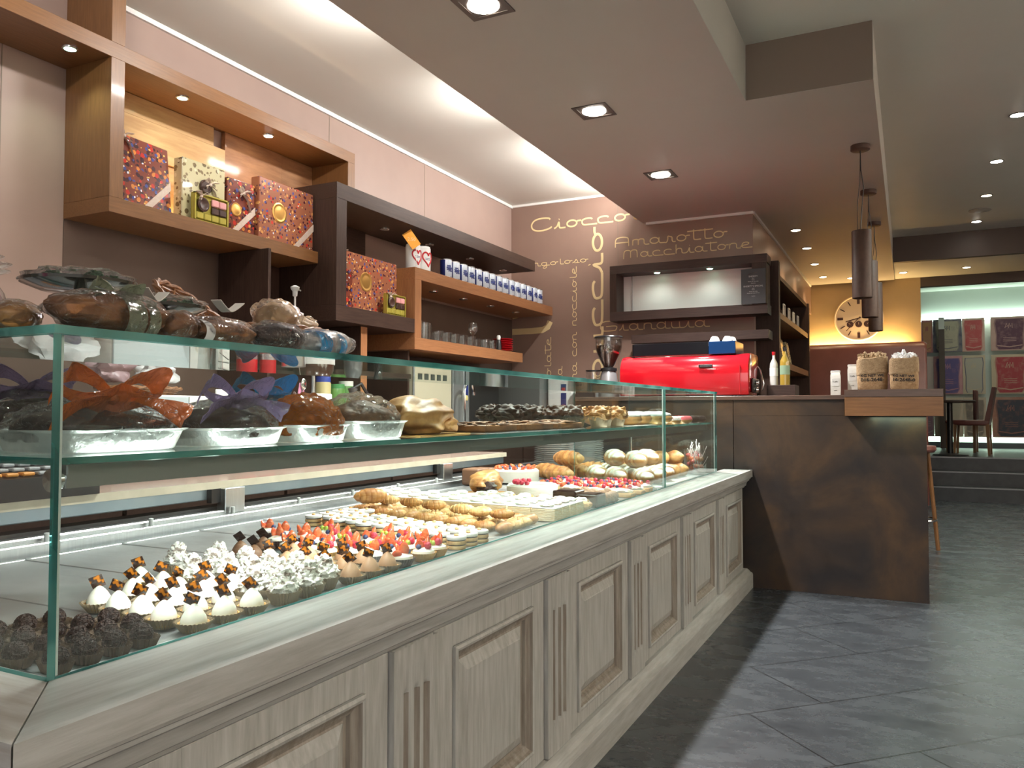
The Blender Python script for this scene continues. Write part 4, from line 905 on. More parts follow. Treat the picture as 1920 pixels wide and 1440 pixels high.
# far room ------------------------------------------------------------------
ck = T('wall_clock', 'large round cream wall clock with three small dials on the ochre wall', 'clock', (-.547, 10.98, 2.28))
RX = Matrix.Rotation(radians(90), 4, 'X')
M['clockf'] = mat('clock_face_cream', (.62, .50, .36), .3)
O('case', MB().lathe([(0, -.018), (.285, -.018), (.29, 0), (.288, .02), (.278, .026), (.270, .022), (.268, .012), (0, .012)], 60, M=RX), M['clockf'], ck)
ink = M['choc']
for k in range(12):
    a = 2 * pi * k / 12; q = k % 3 == 0; L2, w = (.034, .016) if q else (.03, .006)
    if k == 3: pass
    Mx = Matrix.Rotation(-a, 4, 'Y') @ Matrix.Translation((0, 0, .215))
    O('hour_mark', MB().box(-w, w, -.0145, -.0122, -L2, L2, M=Mx), ink, ck)
for k in range(3):
    o = O('small_dial', MB().lathe([(0, .012), (.040, .012), (.040, .0148), (0, .0148)], 26, M=Matrix.Translation((-.10 + .10 * k, 0, -.075)) @ RX), ink, ck)
    O('dial_hand', MB().box(-.0015, .0015, -.0165, -.015, -.024, .004, M=Matrix.Translation((-.10 + .10 * k, 0, -.075)) @ Matrix.Rotation(.7 * k + 2.4, 4, 'Y')), M['clockf'], o)
O('hour_hand', MB().box(-.006, .006, -.0185, -.0165, -.03, .155, M=Matrix.Rotation(radians(-104), 4, 'Y')), ink, ck)
O('minute_hand', MB().box(-.004, .004, -.0205, -.0187, -.03, .215, M=Matrix.Rotation(radians(-137), 4, 'Y')), ink, ck)
bq = T('banquette', 'high red brown leather banquette back below the clock', 'bench', (-.5, 10.75, 0))
M['leather'] = mat('red_brown_leather', (.115, .034, .026), .38, col2=(.135, .042, .033), scale=6)
bp_ = MB(); 
bm_ = [(10.60, 0), (10.60, 1.86), (10.62, 1.91), (10.67, 1.935), (10.74, 1.94), (10.80, 1.92), (10.84, 0)]
vs = [(-1.34, y, z) for y, z in bm_] + [(.17, y, z) for y, z in bm_] ; n = len(bm_)
vs += [(.205, 10.72 + (y - 10.72) * .8, z * .99) for y, z in bm_]
fs = [tuple(range(n)), tuple(range(3 * n - 1, 2 * n - 1, -1))] + [(i + k * n, n + i + k * n, n + (i + 1) % n + k * n, (i + 1) % n + k * n) for k in (0, 1) for i in range(n)]
o = O('backrest', bp_.add(vs, fs), M['leather'], bq, smooth=50); o.location = (.5, -10.75, 0)
o = O('seat_cushion', MB().box(-1.30, .15, 10.12, 10.60, .30, .48, c=.03), M['leather'], bq); o.location = (.5, -10.75, 0)
o = O('seat_base', MB().box(-1.30, .15, 10.2, 10.60, 0, .30), M['wengeX'], bq); o.location = (.5, -10.75, 0)
cl_ = T('cove_lamp', 'warm strip light hidden behind the banquette top under the clock', 'cove light', (-.6, 10.92, 1.86))
O('strip', MB().box(-.58, .62, -.012, .012, 0, .02), M['led_y'], cl_)
area('lamp', (.0, .02, .03), (radians(180 - 25), 0, 0), 1.2, .04, 15, (1, .66, .26), cl_)
# posters in the raised room
def m_poster(name, bgs, fg, edge):
    m, nt, p = newmat(name); p.inputs['Roughness'].default_value = .5
    p.inputs['Base Color'].default_value = c4(bgs); return m
pcs = [[((.30, .08, .10), (.42, .22, .10)), ((.05, .05, .09), (.38, .33, .24)), ((.50, .30, .24), (.42, .06, .06)), ((.45, .26, .22), (.09, .025, .05)), ((.42, .32, .2), (.35, .05, .05))],
       [((.5, .42, .38), (.5, .42, .38)), ((.45, .2, .22), (.08, .06, .18)), ((.48, .38, .26), (.40, .36, .30)), ((.48, .37, .25), (.33, .03, .04)), ((.4, .3, .2), (.1, .05, .1))],
       [((.42, .36, .33), (.25, .15, .2)), ((.5, .4, .3), (.4, .34, .26)), ((.48, .38, .28), (.2, .16, .13)), ((.35, .14, .09), (.035, .035, .05)), ((.4, .3, .2), (.3, .05, .05))]]
XS = [(.20, .455), (.455, 1.05), (1.05, 1.16), (1.195, 2.0), (2.06, 2.9), (2.96, 3.8)]
XS = [(.21, .38), (.38, .80), (.80, 1.12), (1.20, 1.72), (1.72, 2.3)]
ZS = [(2.075, 2.615), (1.385, 2.01), (.69, 1.33)]
pt = {}
for c_ in range(5):
    for r_ in range(3):
        x0, x1 = XS[c_]; z0, z1 = ZS[r_]; bgc, fgc = pcs[r_][c_]
        t = T('poster_panel', 'printed pouch panel on the rear wall, %s row, %s from left' % (('top', 'middle', 'bottom')[r_], W5[c_]), 'poster', ((x0 + x1) / 2, 14.9, z0), group='pouch print panels on the rear wall')
        w, h = x1 - x0, z1 - z0
        O('board', MB().box(-w / 2 + .002, w / 2 - .002, -.012, .012, 0, h), mat('poster_ground', bgc, .55, col2=mix(bgc, (.6, .5, .4), .25), scale=6), t)
        k = .36 * min(w, .5)
        pts = [(-k, h * .93), (-k * 1.08, h * .8), (-k * .95, h * .45), (-k * .98, h * .12), (-k * .8, h * .03), (k * .8, h * .03), (k * .98, h * .12), (k * .95, h * .45), (k * 1.08, h * .8), (k, h * .93)]
        RM = Matrix(((1, 0, 0, 0), (0, 0, -1, 0), (0, 1, 0, 0), (0, 0, 0, 1)))
        rimc = mix(fgc, bgc, .45) if r_ != 1 or c_ != 2 else (.12, .11, .16)
        O('pouch_rim', MB().prism([(x * 1.1, z * 1.01) for x, z in pts], .0122, .0135, M=RM), mat('poster_rim', rimc, .55), t)
        O('pouch_print', MB().prism(pts, .0137, .0150, M=RM), mat('poster_ink', fgc, .55, col2=mix(fgc, bgc, .35), scale=14, lo=.5, hi=.75), t)
        O('wall_bracket', MB().box(-.03, .03, .012, .0995, h * .45, h * .5), M['tin'], t)
        mk = MB()
        for j in range(5): mk.tube([(-k * .35 + k * .14 * j, -.0155, h * .66 + .02 * (j % 2)), (k * .1 * (j - 2), -.0155, h * .80 - .03 * (j % 2))], .006, 5, flat=.2, up=(0, 1, 0))
        for j in range(3): mk.tube([(-k * .5, -.0155, h * (.28 + .05 * j)), (k * .5, -.0155, h * (.28 + .05 * j))], .004, 5, flat=.2, up=(0, 1, 0))
        mk.tube([(-k * .95, -.0155, h * .15), (0, -.0155, h * .10), (k * .95, -.0155, h * .15)], .009, 5, flat=.2, up=(0, 1, 0))
        O('pouch_drawing', mk, mat('poster_line', mix(bgc, fgc, .25), .55), t)
for z, dn in ((2.60, 1), (.72, 0)):
    t = T('strip_light', 'pale green strip light behind the ' + ('top' if dn else 'bottom') + ' edge of the poster panels', 'strip light', (1.3, 14.93, z), group='strip lights behind the posters')
    O('strip', MB().box(-1.1, 1.1, -.012, .012, -.008, .008), M['led_g'], t)
    area('lamp', (0, .03, .012 if dn else -.012), (radians(180 - 30) if dn else radians(20), 0, 0), 2.4, .04, 8 if dn else 6, (.70, 1, .83), t)
t = T('dark_post', 'slim dark square post with pale top in front of the pouch panels', 'post', (.50, 14.75, .51))
O('post', MB().box(-.042, .042, -.03, .03, 0, 1.93), M['beam'], t); O('post_top', MB().box(-.042, .042, -.03, .03, 1.93, 2.12), M['green'], t)
for nm, y in (('niche', 13.0),):
    area('rear_room_lamp', (1.4, 13.3, 3.05), (0, 0, 0), 1.6, 1.6, 14, (.9, 1, .85))
# chair, table, stool
ch = T('dining_chair', 'dark wooden dining chair with leather back on the raised rear floor', 'chair', (.79, 12.75, .51), radians(-8))
for sx, sy in ((-.19, -.19), (.19, -.19), (-.19, .19), (.19, .19)):
    O('leg', MB().add([(sx - .022, sy - .022, .42), (sx + .022, sy - .022, .42), (sx + .022, sy + .022, .42), (sx - .022, sy + .022, .42), (sx * 1.08 - .014, sy * 1.05 - .014, 0), (sx * 1.08 + .014, sy * 1.05 - .014, 0), (sx * 1.08 + .014, sy * 1.05 + .014, 0), (sx * 1.08 - .014, sy * 1.05 + .014, 0)], [(0, 1, 2, 3), (7, 6, 5, 4)] + [(i, 4 + i, 4 + (i + 1) % 4, (i + 1) % 4) for i in range(4)]), M['oakZ'], ch)
O('seat', MB().box(-.215, .21, -.215, .215, .40, .475, c=.02), M['leather'], ch)
O('backrest', MB().add([(.15, -.21, .44), (.215, -.21, .44), (.215, .21, .44), (.15, .21, .44), (.25, -.20, .92), (.29, -.20, .92), (.29, .20, .92), (.25, .20, .92)], [(3, 2, 1, 0), (4, 5, 6, 7)] + [(i, (i + 1) % 4, 4 + (i + 1) % 4, 4 + i) for i in range(4)]), M['leather'], ch)
c2 = T('dining_chair', 'second dining chair half hidden behind the leather chair', 'chair', (.70, 13.45, .51), radians(-8))
O('seat', MB().box(-.2, .2, -.2, .2, .41, .47, c=.02), M['leather'], c2); O('backrest', MB().box(.16, .2, -.2, .2, .47, .9, c=.01), M['leather'], c2)
for sx, sy in ((-.17, -.17), (.17, -.17), (-.17, .17), (.17, .17)): O('leg', MB().box(sx - .02, sx + .02, sy - .02, sy + .02, 0, .41), M['oakZ'], c2)
tb = T('cafe_table', 'dark round cafe table on the raised floor left of the chair', 'table', (.50, 12.35, .51))
O('tabletop', MB().lathe([(0, .71), (.30, .71), (.31, .72), (.31, .735), (.30, .745), (0, .745)], 36), M['wengeX'], tb)
O('column', MB().lathe([(.035, .02), (.035, .71)], 16), M['black'], tb); O('foot', MB().lathe([(0, 0), (.22, 0), (.21, .015), (.04, .03), (0, .03)], 30), M['black'], tb)
sl = T('bar_stool', 'wooden bar stool with dark seat just behind the bar end', 'stool', (.02, 7.15, 0))
O('seat', MB().lathe([(0, .78), (.16, .78), (.175, .80), (.17, .83), (0, .835)], 28), M['leather'], sl)
for a in range(4):
    b = a * pi / 2 + .4; O('leg', MB().tube([(.12 * cos(b), .12 * sin(b), .79), (.19 * cos(b), .19 * sin(b), 0)], .016, 8), M['oakZ'], sl)
O('footrest', MB().tube([(.165 * cos(i * pi / 12), .165 * sin(i * pi / 12), .25) for i in range(25)], .009, 6), M['chrome'], sl)
# ------------------------------------------------------------------ pastries
def m_dust(name):
    m, nt, p = newmat(name); p.inputs['Roughness'].default_value = .7
    g = nd(nt, 'ShaderNodeTexCoord'); s_ = nd(nt, 'ShaderNodeSeparateXYZ'); nt.links.new(g.outputs['Normal'], s_.inputs[0])
    n = nd(nt, 'ShaderNodeTexNoise', _Scale=24, _Detail=5); nt.links.new(g.outputs['Object'], n.inputs['Vector'])
    a = nd(nt, 'ShaderNodeMath', operation='MULTIPLY_ADD'); a.inputs[1].default_value = .9; nt.links.new(n.outputs[0], a.inputs[0]); nt.links.new(s_.outputs[2], a.inputs[2])
    r = nd(nt, 'ShaderNodeValToRGB'); e = r.color_ramp.elements; e[0].position = .55; e[0].color = (.42, .19, .06, 1); e[1].position = .98; e[1].color = (.80, .76, .68, 1)
    nt.links.new(a.outputs[0], r.inputs[0]); nt.links.new(r.outputs[0], p.inputs['Base Color'])
    b = nd(nt, 'ShaderNodeBump', _Strength=.5, _Distance=.004); nt.links.new(n.outputs[0], b.inputs['Height']); nt.links.new(b.outputs[0], p.inputs['Normal']); return m
M['paper'] = mat('brown_paper_cup', (.10, .06, .035), .6); M['paper2'] = mat('tan_paper_cup', (.24, .17, .10), .6, col2=(.30, .22, .13), scale=60)
M['shell'] = mat('golden_pastry', (.55, .28, .08), .6, col2=(.68, .42, .15), scale=50, bump=.4)
M['cream'] = mat('white_cream', (.83, .80, .70), .45, sss=.15)
M['mousse'] = mat('nougat_mousse', (.42, .24, .13), .5, col2=(.47, .28, .16), scale=50)
M['mousse_d'] = mat('dark_mousse', (.22, .11, .06), .5)
M['flake'] = mat('cream_with_coconut_flakes', (.82, .80, .74), .6, col2=(.30, .24, .20), scale=75, detail=3, lo=.52, hi=.58, bump=.9, stretch=(1, 1, 1.4))
M['marble'] = mat('marbled_chocolate', (.035, .010, .004), .18, col2=(.80, .27, .02), scale=60, detail=2, lo=.52, hi=.60, coat=.5)
M['darkch'] = mat('dark_chocolate', (.028, .012, .008), .25, coat=.3)
M['sprink'] = mat('chocolate_sprinkles', (.010, .004, .003), .5, spec=.25, col2=(.035, .015, .010), scale=190, detail=2, bump=1.0, bscale=190)
M['straw'] = mat('strawberry', (.68, .045, .015), .2, col2=(.80, .22, .08), scale=60, bump=.3, coat=.4)
M['rasp'] = mat('raspberry', (.45, .012, .04), .35, col2=(.6, .04, .08), scale=160, bump=.8)
M['blueb'] = mat('blueberry', (.02, .03, .10), .5, col2=(.06, .08, .18), scale=30)
M['leaf'] = mat('green_leaf', (.08, .30, .06), .5); M['kiwi'] = mat('kiwi', (.35, .45, .05), .3)
M['bake'] = mat('baked_pastry', (.26, .09, .022), .5, col2=(.62, .34, .11), scale=20, detail=6, bump=.6, coat=.15, lo=.34, hi=.66)
M['bake_l'] = mat('pale_baked_pastry', (.45, .21, .055), .5, col2=(.74, .52, .24), scale=30, detail=6, bump=.6, lo=.36, hi=.62)
M['bake_d'] = mat('brown_crust', (.13, .045, .016), .5, col2=(.36, .155, .05), scale=18, detail=6, bump=.9)
M['sugar'] = m_dust('icing_sugar_crust')
M['icing'] = mat('white_icing', (.82, .80, .76), .5)
M['muff'] = mat('chocolate_muffin', (.02, .010, .007), .6, col2=(.07, .035, .022), scale=40, bump=1)
M['nut'] = mat('chopped_nut_ball', (.16, .08, .04), .6, col2=(.34, .20, .11), scale=110, bump=1)
M['pinki'] = mat('pink_icing', (.70, .12, .14), .35)

def P(parts):  # [(name, MB, mat)]
    return [(n, mb.mesh(n, m), []) for n, mb, m in parts]
def cup_(r0, r1, h, n=56, fl=.085): return MB().lathe([(r0 * .98, .0005), (r0, .001, fl), (r1, h, fl), (r1 * .985, h, fl), (r0 * .97, .003, fl), (0, .003)], n)
def plaque(mat_, a=.3, s=.019, z=.055, y=.002, tl=18):
    Mx = Matrix.Translation((-.004, y, z)) @ Matrix.Rotation(radians(tl), 4, 'X') @ Matrix.Rotation(a, 4, 'Y') @ Matrix.Rotation(radians(45), 4, 'Y')
    return MB().box(-s * .62, s * .62, -.0011, .0011, -s * .62, s * .62, M=Mx)
def dome(r, h, seed, tip=.3, amp=.03):
    pr = [(r, 0), (r * 1.02, h * .12), (r * .93, h * .35), (r * .72, h * .6), (r * .45, h * .82), (r * .18, h * .96), (0, h)]
    mb = MB().lathe(pr, 22)
    mb.v = [tuple(Vector(v) * (1 + amp * noise.noise(Vector(v) * 60 + Vector((seed, 0, 0)))) + Vector((0, 0, .014))) for v in mb.v]
    return mb
shell_ = lambda: MB().lathe([(.0205, .005), (.0245, .014, .03), (.0262, .0165, .03), (.0235, .0165), (.021, .012), (0, .012)], 40)
proto_cream = [P([('paper_cup', cup_(.0185, .0315, .0195), M['paper2']), ('pastry_shell', shell_(), M['shell']), ('cream_dome', dome(.0215, .034, k), M['cream']), ('chocolate_square', plaque(M['marble'], a), M['marble'])]) for k, a in enumerate((.15, -.3, .45))]
proto_mousse = [P([('paper_cup', cup_(.0185, .0315, .0195), M['paper2']), ('pastry_shell', shell_(), M['shell']), ('mousse_dome', dome(.0215, .034, k), M['mousse']), ('chocolate_square', plaque(M['marble'], a), M['marble'])]) for k, a in enumerate((.1, -.4, .5))]
proto_dark = P([('paper_cup', cup_(.019, .0295, .0165), M['paper']), ('pastry_shell', shell_(), M['choc']), ('mousse_dome', dome(.0215, .032, 5), M['mousse_d']), ('chocolate_square', plaque(M['darkch'], .2), M['darkch'])])
def flaky(seed):
    mb = MB()
    random.seed(seed + 50)
    mb.blob((0, 0, .030), (.025, .025, .018), seed, .5, 3, 4).blob((0, 0, .048), (.016, .016, .018), seed + 3, .6, 3, 3)
    for k in range(7):
        a = k * .9 + seed; mb.blob((.017 * cos(a), .017 * sin(a), .032 + .004 * (k % 3)), (.008, .008, .008), k + seed, .6, 3, 2)
    return mb
proto_flake = [P([('paper_cup', cup_(.0205, .030, .024), M['paper2']), ('flaked_cream', flaky(k), M['flake'])]) for k in range(4)]
def sprk(seed):
    mb = MB(); random.seed(seed)
    for k in range(150):
        a, b = random.uniform(0, 2 * pi), random.uniform(.05, 1.75); n_ = Vector((cos(a) * sin(b), sin(a) * sin(b), cos(b)))
        p = Vector((0, 0, .019)) + Vector((n_.x * .0172, n_.y * .0172, n_.z * .0170)); tq = n_.orthogonal().normalized(); tq.rotate(Matrix.Rotation(random.uniform(0, 6), 3, n_))
        mb.tube([p - tq * .0028, p + tq * .0028], .0009, 4)
    return mb
def truf(seed):
    return P([('paper_cup', MB().lathe([(.0160, .0005), (.0165, .001, .06), (.0215, .017, .09), (.021, .017, .09), (.0155, .003, .06), (0, .003)], 44, ex=1.5), M['paper']), ('truffle', MB().blob((0, 0, .019), (.0168, .0168, .0165), seed, .08, 6, 4), M['sprink']), ('sprinkles', sprk(seed), M['sprink'])])
proto_truf = [truf(k) for k in range(3)]
RAD = {'chocolate_truffle': .0232, 'cream_tartlet': .0336, 'flaked_tartlet': .0322, 'mousse_tartlet': .0336, 'berry_tartlet': .0305, 'sandwich_cookie': .0266, 'nut_ball': .0225, 'muffin': .0515, 'cream_puff': .044}
PLACED = []
def place(protos, name, rows, base, cat, group, sc=1, zz=ZD - .0018, jit=.003, rot=.5, rr=None, face=None):
    """rows: [(row phrase, [(x, y), ...])]; the label carries the place in its row"""
    random.seed(len(base)); k = 0
    R = RAD.get(name, 0) * (sc if not isinstance(sc, tuple) else 1)
    if R:
        rows = [(rn, [[p[0], p[1], p[2] if len(p) > 2 else 0] for p in pts]) for rn, pts in rows]; A_ = [p for _, pts in rows for p in pts]
        for it in range(60):
            for i, p in enumerate(A_):
                for q in A_[i + 1:]:
                    if abs(p[2] - q[2]) > .03: continue
                    dx, dy = p[0] - q[0], p[1] - q[1]; d = hypot(dx, dy) + 1e-6
                    if d < 2 * R + .001: e = (2 * R + .001 - d) / 2 / d; p[0] += dx * e; p[1] += dy * e; q[0] -= dx * e; q[1] -= dy * e
                for (x_, y_, z_, r_) in PLACED:
                    if abs(p[2] + zz - z_) > .03: continue
                    dx, dy = p[0] - x_, p[1] - y_; d = hypot(dx, dy) + 1e-6
                    if d < R + r_ + .001: e = (R + r_ + .001 - d) / d; p[0] += dx * e; p[1] += dy * e
                p[0] = min(p[0], -1.0600 - R); p[1] = max(p[1], .716 + R)
        PLACED.extend((p[0], p[1], p[2] + zz, R) for p in A_)
    for rn, pts in rows:
        for i, p in enumerate(pts):
            x, y = p[0], p[1]; z = zz + (p[2] if len(p) > 2 else 0)
            pos = ('leftmost' if i == 0 else 'rightmost' if i == len(pts) - 1 else W5[i] + ' from left') if len(pts) > 1 else ''
            pr = protos[k % len(protos)] if isinstance(protos[0], list) else protos; k += 1
            r = (face if face is not None else 0) + random.uniform(-rot, rot)
            stamp(pr, name, (x, y, z), r, (base + ', ' + rn + (', ' + pos if pos else '')), cat, group, sc)
place(proto_truf, 'chocolate_truffle', [
    ('front row', [(-1.105, .752), (-1.108, .800), (-1.104, .846), (-1.102, .893)]),
    ('second row', [(-1.18, .745), (-1.178, .789), (-1.175, .835), (-1.172, .88), (-1.17, .925)]),
    ('third row', [(-1.255, .752), (-1.25, .798), (-1.245, .844), (-1.242, .89), (-1.24, .934)]),
    ('rear row', [(-1.33, .80), (-1.325, .848), (-1.32, .893)])], 'chocolate sprinkle truffle in brown cup', 'truffle', 'chocolate sprinkle truffles by the glass corner', rot=.3)
zs = .018
def P3(l, dz=0): return [(x - .046, y + .032, dz) for x, y in l]
place(proto_cream, 'cream_tartlet', [
    ('front row', P3([(-1.102, .949), (-1.052, .962), (-1.045, 1.02), (-1.055, 1.09)])),
    ('second row', P3([(-1.173, .962), (-1.117, 1.025), (-1.119, 1.09)])),
    ('third row', P3([(-1.238, .969), (-1.175, 1.03), (-1.184, 1.106), (-1.18, 1.17)])),
    ('fourth row', P3([(-1.313, .979), (-1.248, 1.038), (-1.245, 1.105), (-1.25, 1.17)])),
    ('rear row', P3([(-1.322, 1.055), (-1.327, 1.13), (-1.412, 1.144)]))], 'white cream tartlet with marbled square', 'tartlet', 'white cream tartlets with marbled chocolate squares', rot=.4, face=radians(30))
place(proto_flake, 'flaked_tartlet', [
    ('front row', P3([(-1.062, 1.168), (-1.06, 1.235), (-1.086, 1.312)])),
    ('second row', P3([(-1.128, 1.17), (-1.125, 1.24), (-1.15, 1.31)])),
    ('third row', P3([(-1.19, 1.235), (-1.20, 1.30)])),
    ('fourth row', P3([(-1.256, 1.238), (-1.265, 1.30)])),
    ('rear row', P3([(-1.325, 1.205), (-1.335, 1.275), (-1.389, 1.335), (-1.464, 1.285)]))], 'tartlet heaped with white flaky cream', 'tartlet', 'tartlets with white flaky cream', sc=1.1)
place(proto_mousse, 'mousse_tartlet', [
    ('front row', P3([(-1.04, 1.353), (-1.045, 1.43), (-1.045, 1.503)])),
    ('second row', P3([(-1.109, 1.387), (-1.117, 1.45), (-1.12, 1.525)])),
    ('third row', P3([(-1.185, 1.40), (-1.19, 1.47), (-1.19, 1.54)])),
    ('rear row', P3([(-1.265, 1.425), (-1.262, 1.50), (-1.33, 1.44), (-1.33, 1.52)]))], 'nougat mousse tartlet with marbled square', 'tartlet', 'nougat mousse tartlets', rot=.5, face=radians(30))
place(proto_dark, 'mousse_tartlet', [('behind the nougat ones', P3([(-1.41, 1.47), (-1.485, 1.50), (-1.48, 1.575)]))], 'dark mousse tartlet with plain chocolate square', 'tartlet', 'dark mousse tartlets', face=radians(30))
def wedge(mb, c, h, r, a, tl):  # strawberry quarter
    Mx = Matrix.Translation(c) @ Matrix.Rotation(a, 4, 'Z') @ Matrix.Rotation(tl, 4, 'X')
    return mb.lathe([(0, -h * .1), (r * .8, 0), (r * 1.1, h * .25), (r, h * .5), (r * .62, h * .75), (r * .2, h * .87), (0, h * .9)], 12, M=Mx, ey=.6)
def berry(k):
    sh = cup_(.019, .0295, .02, fl=.03)
    cr_ = MB().lathe([(.026, .015), (.024, .024), (.012, .030), (0, .031)], 20)
    s1 = MB(); random.seed(k)
    wedge(s1, (.004, .004, .026), .034, .0105, k, .2); wedge(s1, (-.010, .002, .026), .028, .0095, k + 1.5, -.4)
    if k % 2: wedge(s1, (.002, -.012, .024), .024, .010, k, .8)
    bb = MB()
    for j in range(3): bb.blob((.014 * cos(k + j * 1.1), .014 * sin(k + j * 1.1), .033), (.0062, .0062, .006), j, .03, sub=2)
    rb = MB().blob((-.008, .013, .034), (.0085, .0085, .009), 3, .12, 9, 3)
    if k > 1: rb.blob((.012, -.004, .035), (.008, .008, .009), 4, .12, 9, 3)
    return P([('tart_shell', sh, M['choc'] if k < 2 else M['shell']), ('cream', cr_, M['cream']), ('strawberry', s1, M['straw']), ('blueberries', bb, M['blueb'] if k < 3 else M['kiwi']), ('raspberry', rb, M['rasp'])])
proto_berry = [berry(k) for k in range(4)]
place(proto_berry[:2], 'berry_tartlet', [('rear left pair', [(-1.69, 1.80), (-1.615, 1.78)]), ('behind the mousse tartlets', [(-1.56, 1.70), (-1.54, 1.78), (-1.48, 1.64)])], 'dark chocolate tartlet with strawberry and blueberries', 'tartlet', 'dark berry tartlets', sc=1.1)
place(proto_berry[1:], 'berry_tartlet', [
    ('front row', [(-1.10, 1.60), (-1.095, 1.69), (-1.10, 1.77)]),
    ('second row', [(-1.17, 1.57), (-1.165, 1.65), (-1.165, 1.73), (-1.17, 1.81)]),
    ('third row', [(-1.24, 1.60), (-1.235, 1.68), (-1.24, 1.76), (-1.24, 1.84)]),
    ('fourth row', [(-1.31, 1.62), (-1.305, 1.70), (-1.31, 1.78), (-1.31, 1.86)]),
    ('fifth row', [(-1.38, 1.60), (-1.38, 1.68), (-1.38, 1.76)]), ('rear row', [(-1.45, 1.72), (-1.45, 1.80), (-1.52, 1.86)])], 'fruit tartlet with strawberry and raspberry', 'tartlet', 'red fruit tartlets', sc=1.12)
def biscuit(r, z0, h): return MB().lathe([(0, z0), (r * .97, z0), (r, z0 + h * .3), (r, z0 + h * .7), (r * .96, z0 + h), (0, z0 + h)], 26)
proto_cookie = P([('lower_biscuit', biscuit(.0262, 0, .009), M['bake_l']), ('cream_filling', biscuit(.0245, .009, .003), M['choc']), ('middle_biscuit', biscuit(.0262, .012, .009), M['bake_l']), ('upper_filling', biscuit(.0245, .021, .003), M['choc']), ('iced_biscuit', biscuit(.0265, .024, .008), M['icing']), ('nut', MB().blob((0, 0, .034), (.007, .006, .004), 2, .2, sub=2), M['bake_l'])])
rows = []
for r in range(11):
    x = -1.115 - .065 * r; y0 = 1.905 + .018 * r
    rows.append((('front row' if r == 0 else 'rear row' if r == 10 else W5[r] + ' row back'), [(x + random.uniform(-.006, .006), y0 + .066 * c + .02 * (r % 2) + random.uniform(-.005, .005)) for c in range(3 if r < 9 else 4)]))
place(proto_cookie, 'sandwich_cookie', rows, 'round iced sandwich cookie', 'cookie', 'round iced sandwich cookies', sc=1.05)
def croissant_mesh(name, L, r, seed, m, bend=.5, ridges=7, sq=.8, dust=None):
    N = 56; mb = MB(); pts = []; rs = []
    for i in range(N + 1):
        t = i / N * 2 - 1; a = t * bend * 1.6
        pts.append((L / 2 * sin(a) / sin(bend * 1.6), -L * .38 * (cos(a) - 1) * 1.1 - L * .08, r * sq))
        e = (1 - abs(t) ** 2.2) ** .62; rs.append(max(r * .06, r * e * (.84 + .24 * (((i / N) * ridges) % 1) ** .6)))
    mb.tube(pts, rs, 14, flat=sq, up=(0, 0, 1))
    mb.v = [tuple(Vector(v) * 1 + Vector((0, 0, 1)) * 0 + Vector(v).normalized() * (.04 * r * noise.noise(Vector(v) * 3 / r + Vector((seed, 0, 0))))) for v in mb.v]
    zm = min(v[2] for v in mb.v); mb.v = [(v[0], v[1], max(v[2] - zm - .0, .0)) for v in mb.v]
    return [(None, mb.mesh(name, m), [])]
proto_mini = [croissant_mesh('mini_croissant', .082, .021, k, M['bake_l'] if k % 3 else M['bake'], bend=.35 + .1 * k) for k in range(4)]
rows = []
for r in range(11):
    x = -1.13 - .068 * r; y0 = 2.20 + .02 * r
    rows.append((('front row' if r == 0 else 'rear row' if r == 10 else W5[r] + ' row back'), [(x + random.uniform(-.008, .008), y0 + .07 * c + random.uniform(-.008, .008)) for c in range(4)]))
place(proto_mini, 'mini_croissant', rows, 'small golden croissant', 'croissant', 'small golden croissants', face=radians(60), rot=.5)
place(proto_mini, 'mini_croissant', [('front layer', [(-1.16, 2.27, .033), (-1.25, 2.29, .033), (-1.34, 2.33, .033)]), ('rear layer', [(-1.48, 2.38, .033), (-1.60, 2.42, .033), (-1.72, 2.45, .033)])], 'small golden croissant lying on top of others', 'croissant', 'small golden croissants', face=radians(60), rot=.7)
stamp(croissant_mesh('filled_croissant', .13, .034, 3, M['bake'], bend=.2), 'filled_croissant', (-1.74, 2.36, ZD + .042), radians(60), 'larger ridged golden croissant lying on top at the rear', 'croissant')
M['puff'] = mat('puff_layers', (.72, .52, .24), .6, col2=(.86, .76, .55), scale=40, stretch=(1, 1, 5), bump=.6)
proto_slice = P([('puff_block', MB().box(-.045, .045, -.03, .03, 0, .042, c=.002), M['puff']), ('icing', MB().box(-.0445, .0445, -.0295, .0295, .042, .047, c=.002), M['icing']), ('cream_rosette', MB().blob((0, 0, .052), (.028, .02, .009), 4, .3, 3, 3), M['cream'])])
rows = []
for r in range(9):
    x = -1.12 - .098 * r
    rows.append((('front row' if r == 0 else 'rear row' if r == 8 else W5[r] + ' row back'), [(x, 2.53 + .012 * r + .068 * c) for c in range(4 if r < 6 else 3)]))
place(proto_slice, 'cream_slice', rows, 'white iced puff pastry slice', 'cream slice', 'white iced puff pastry slices', rot=.05)
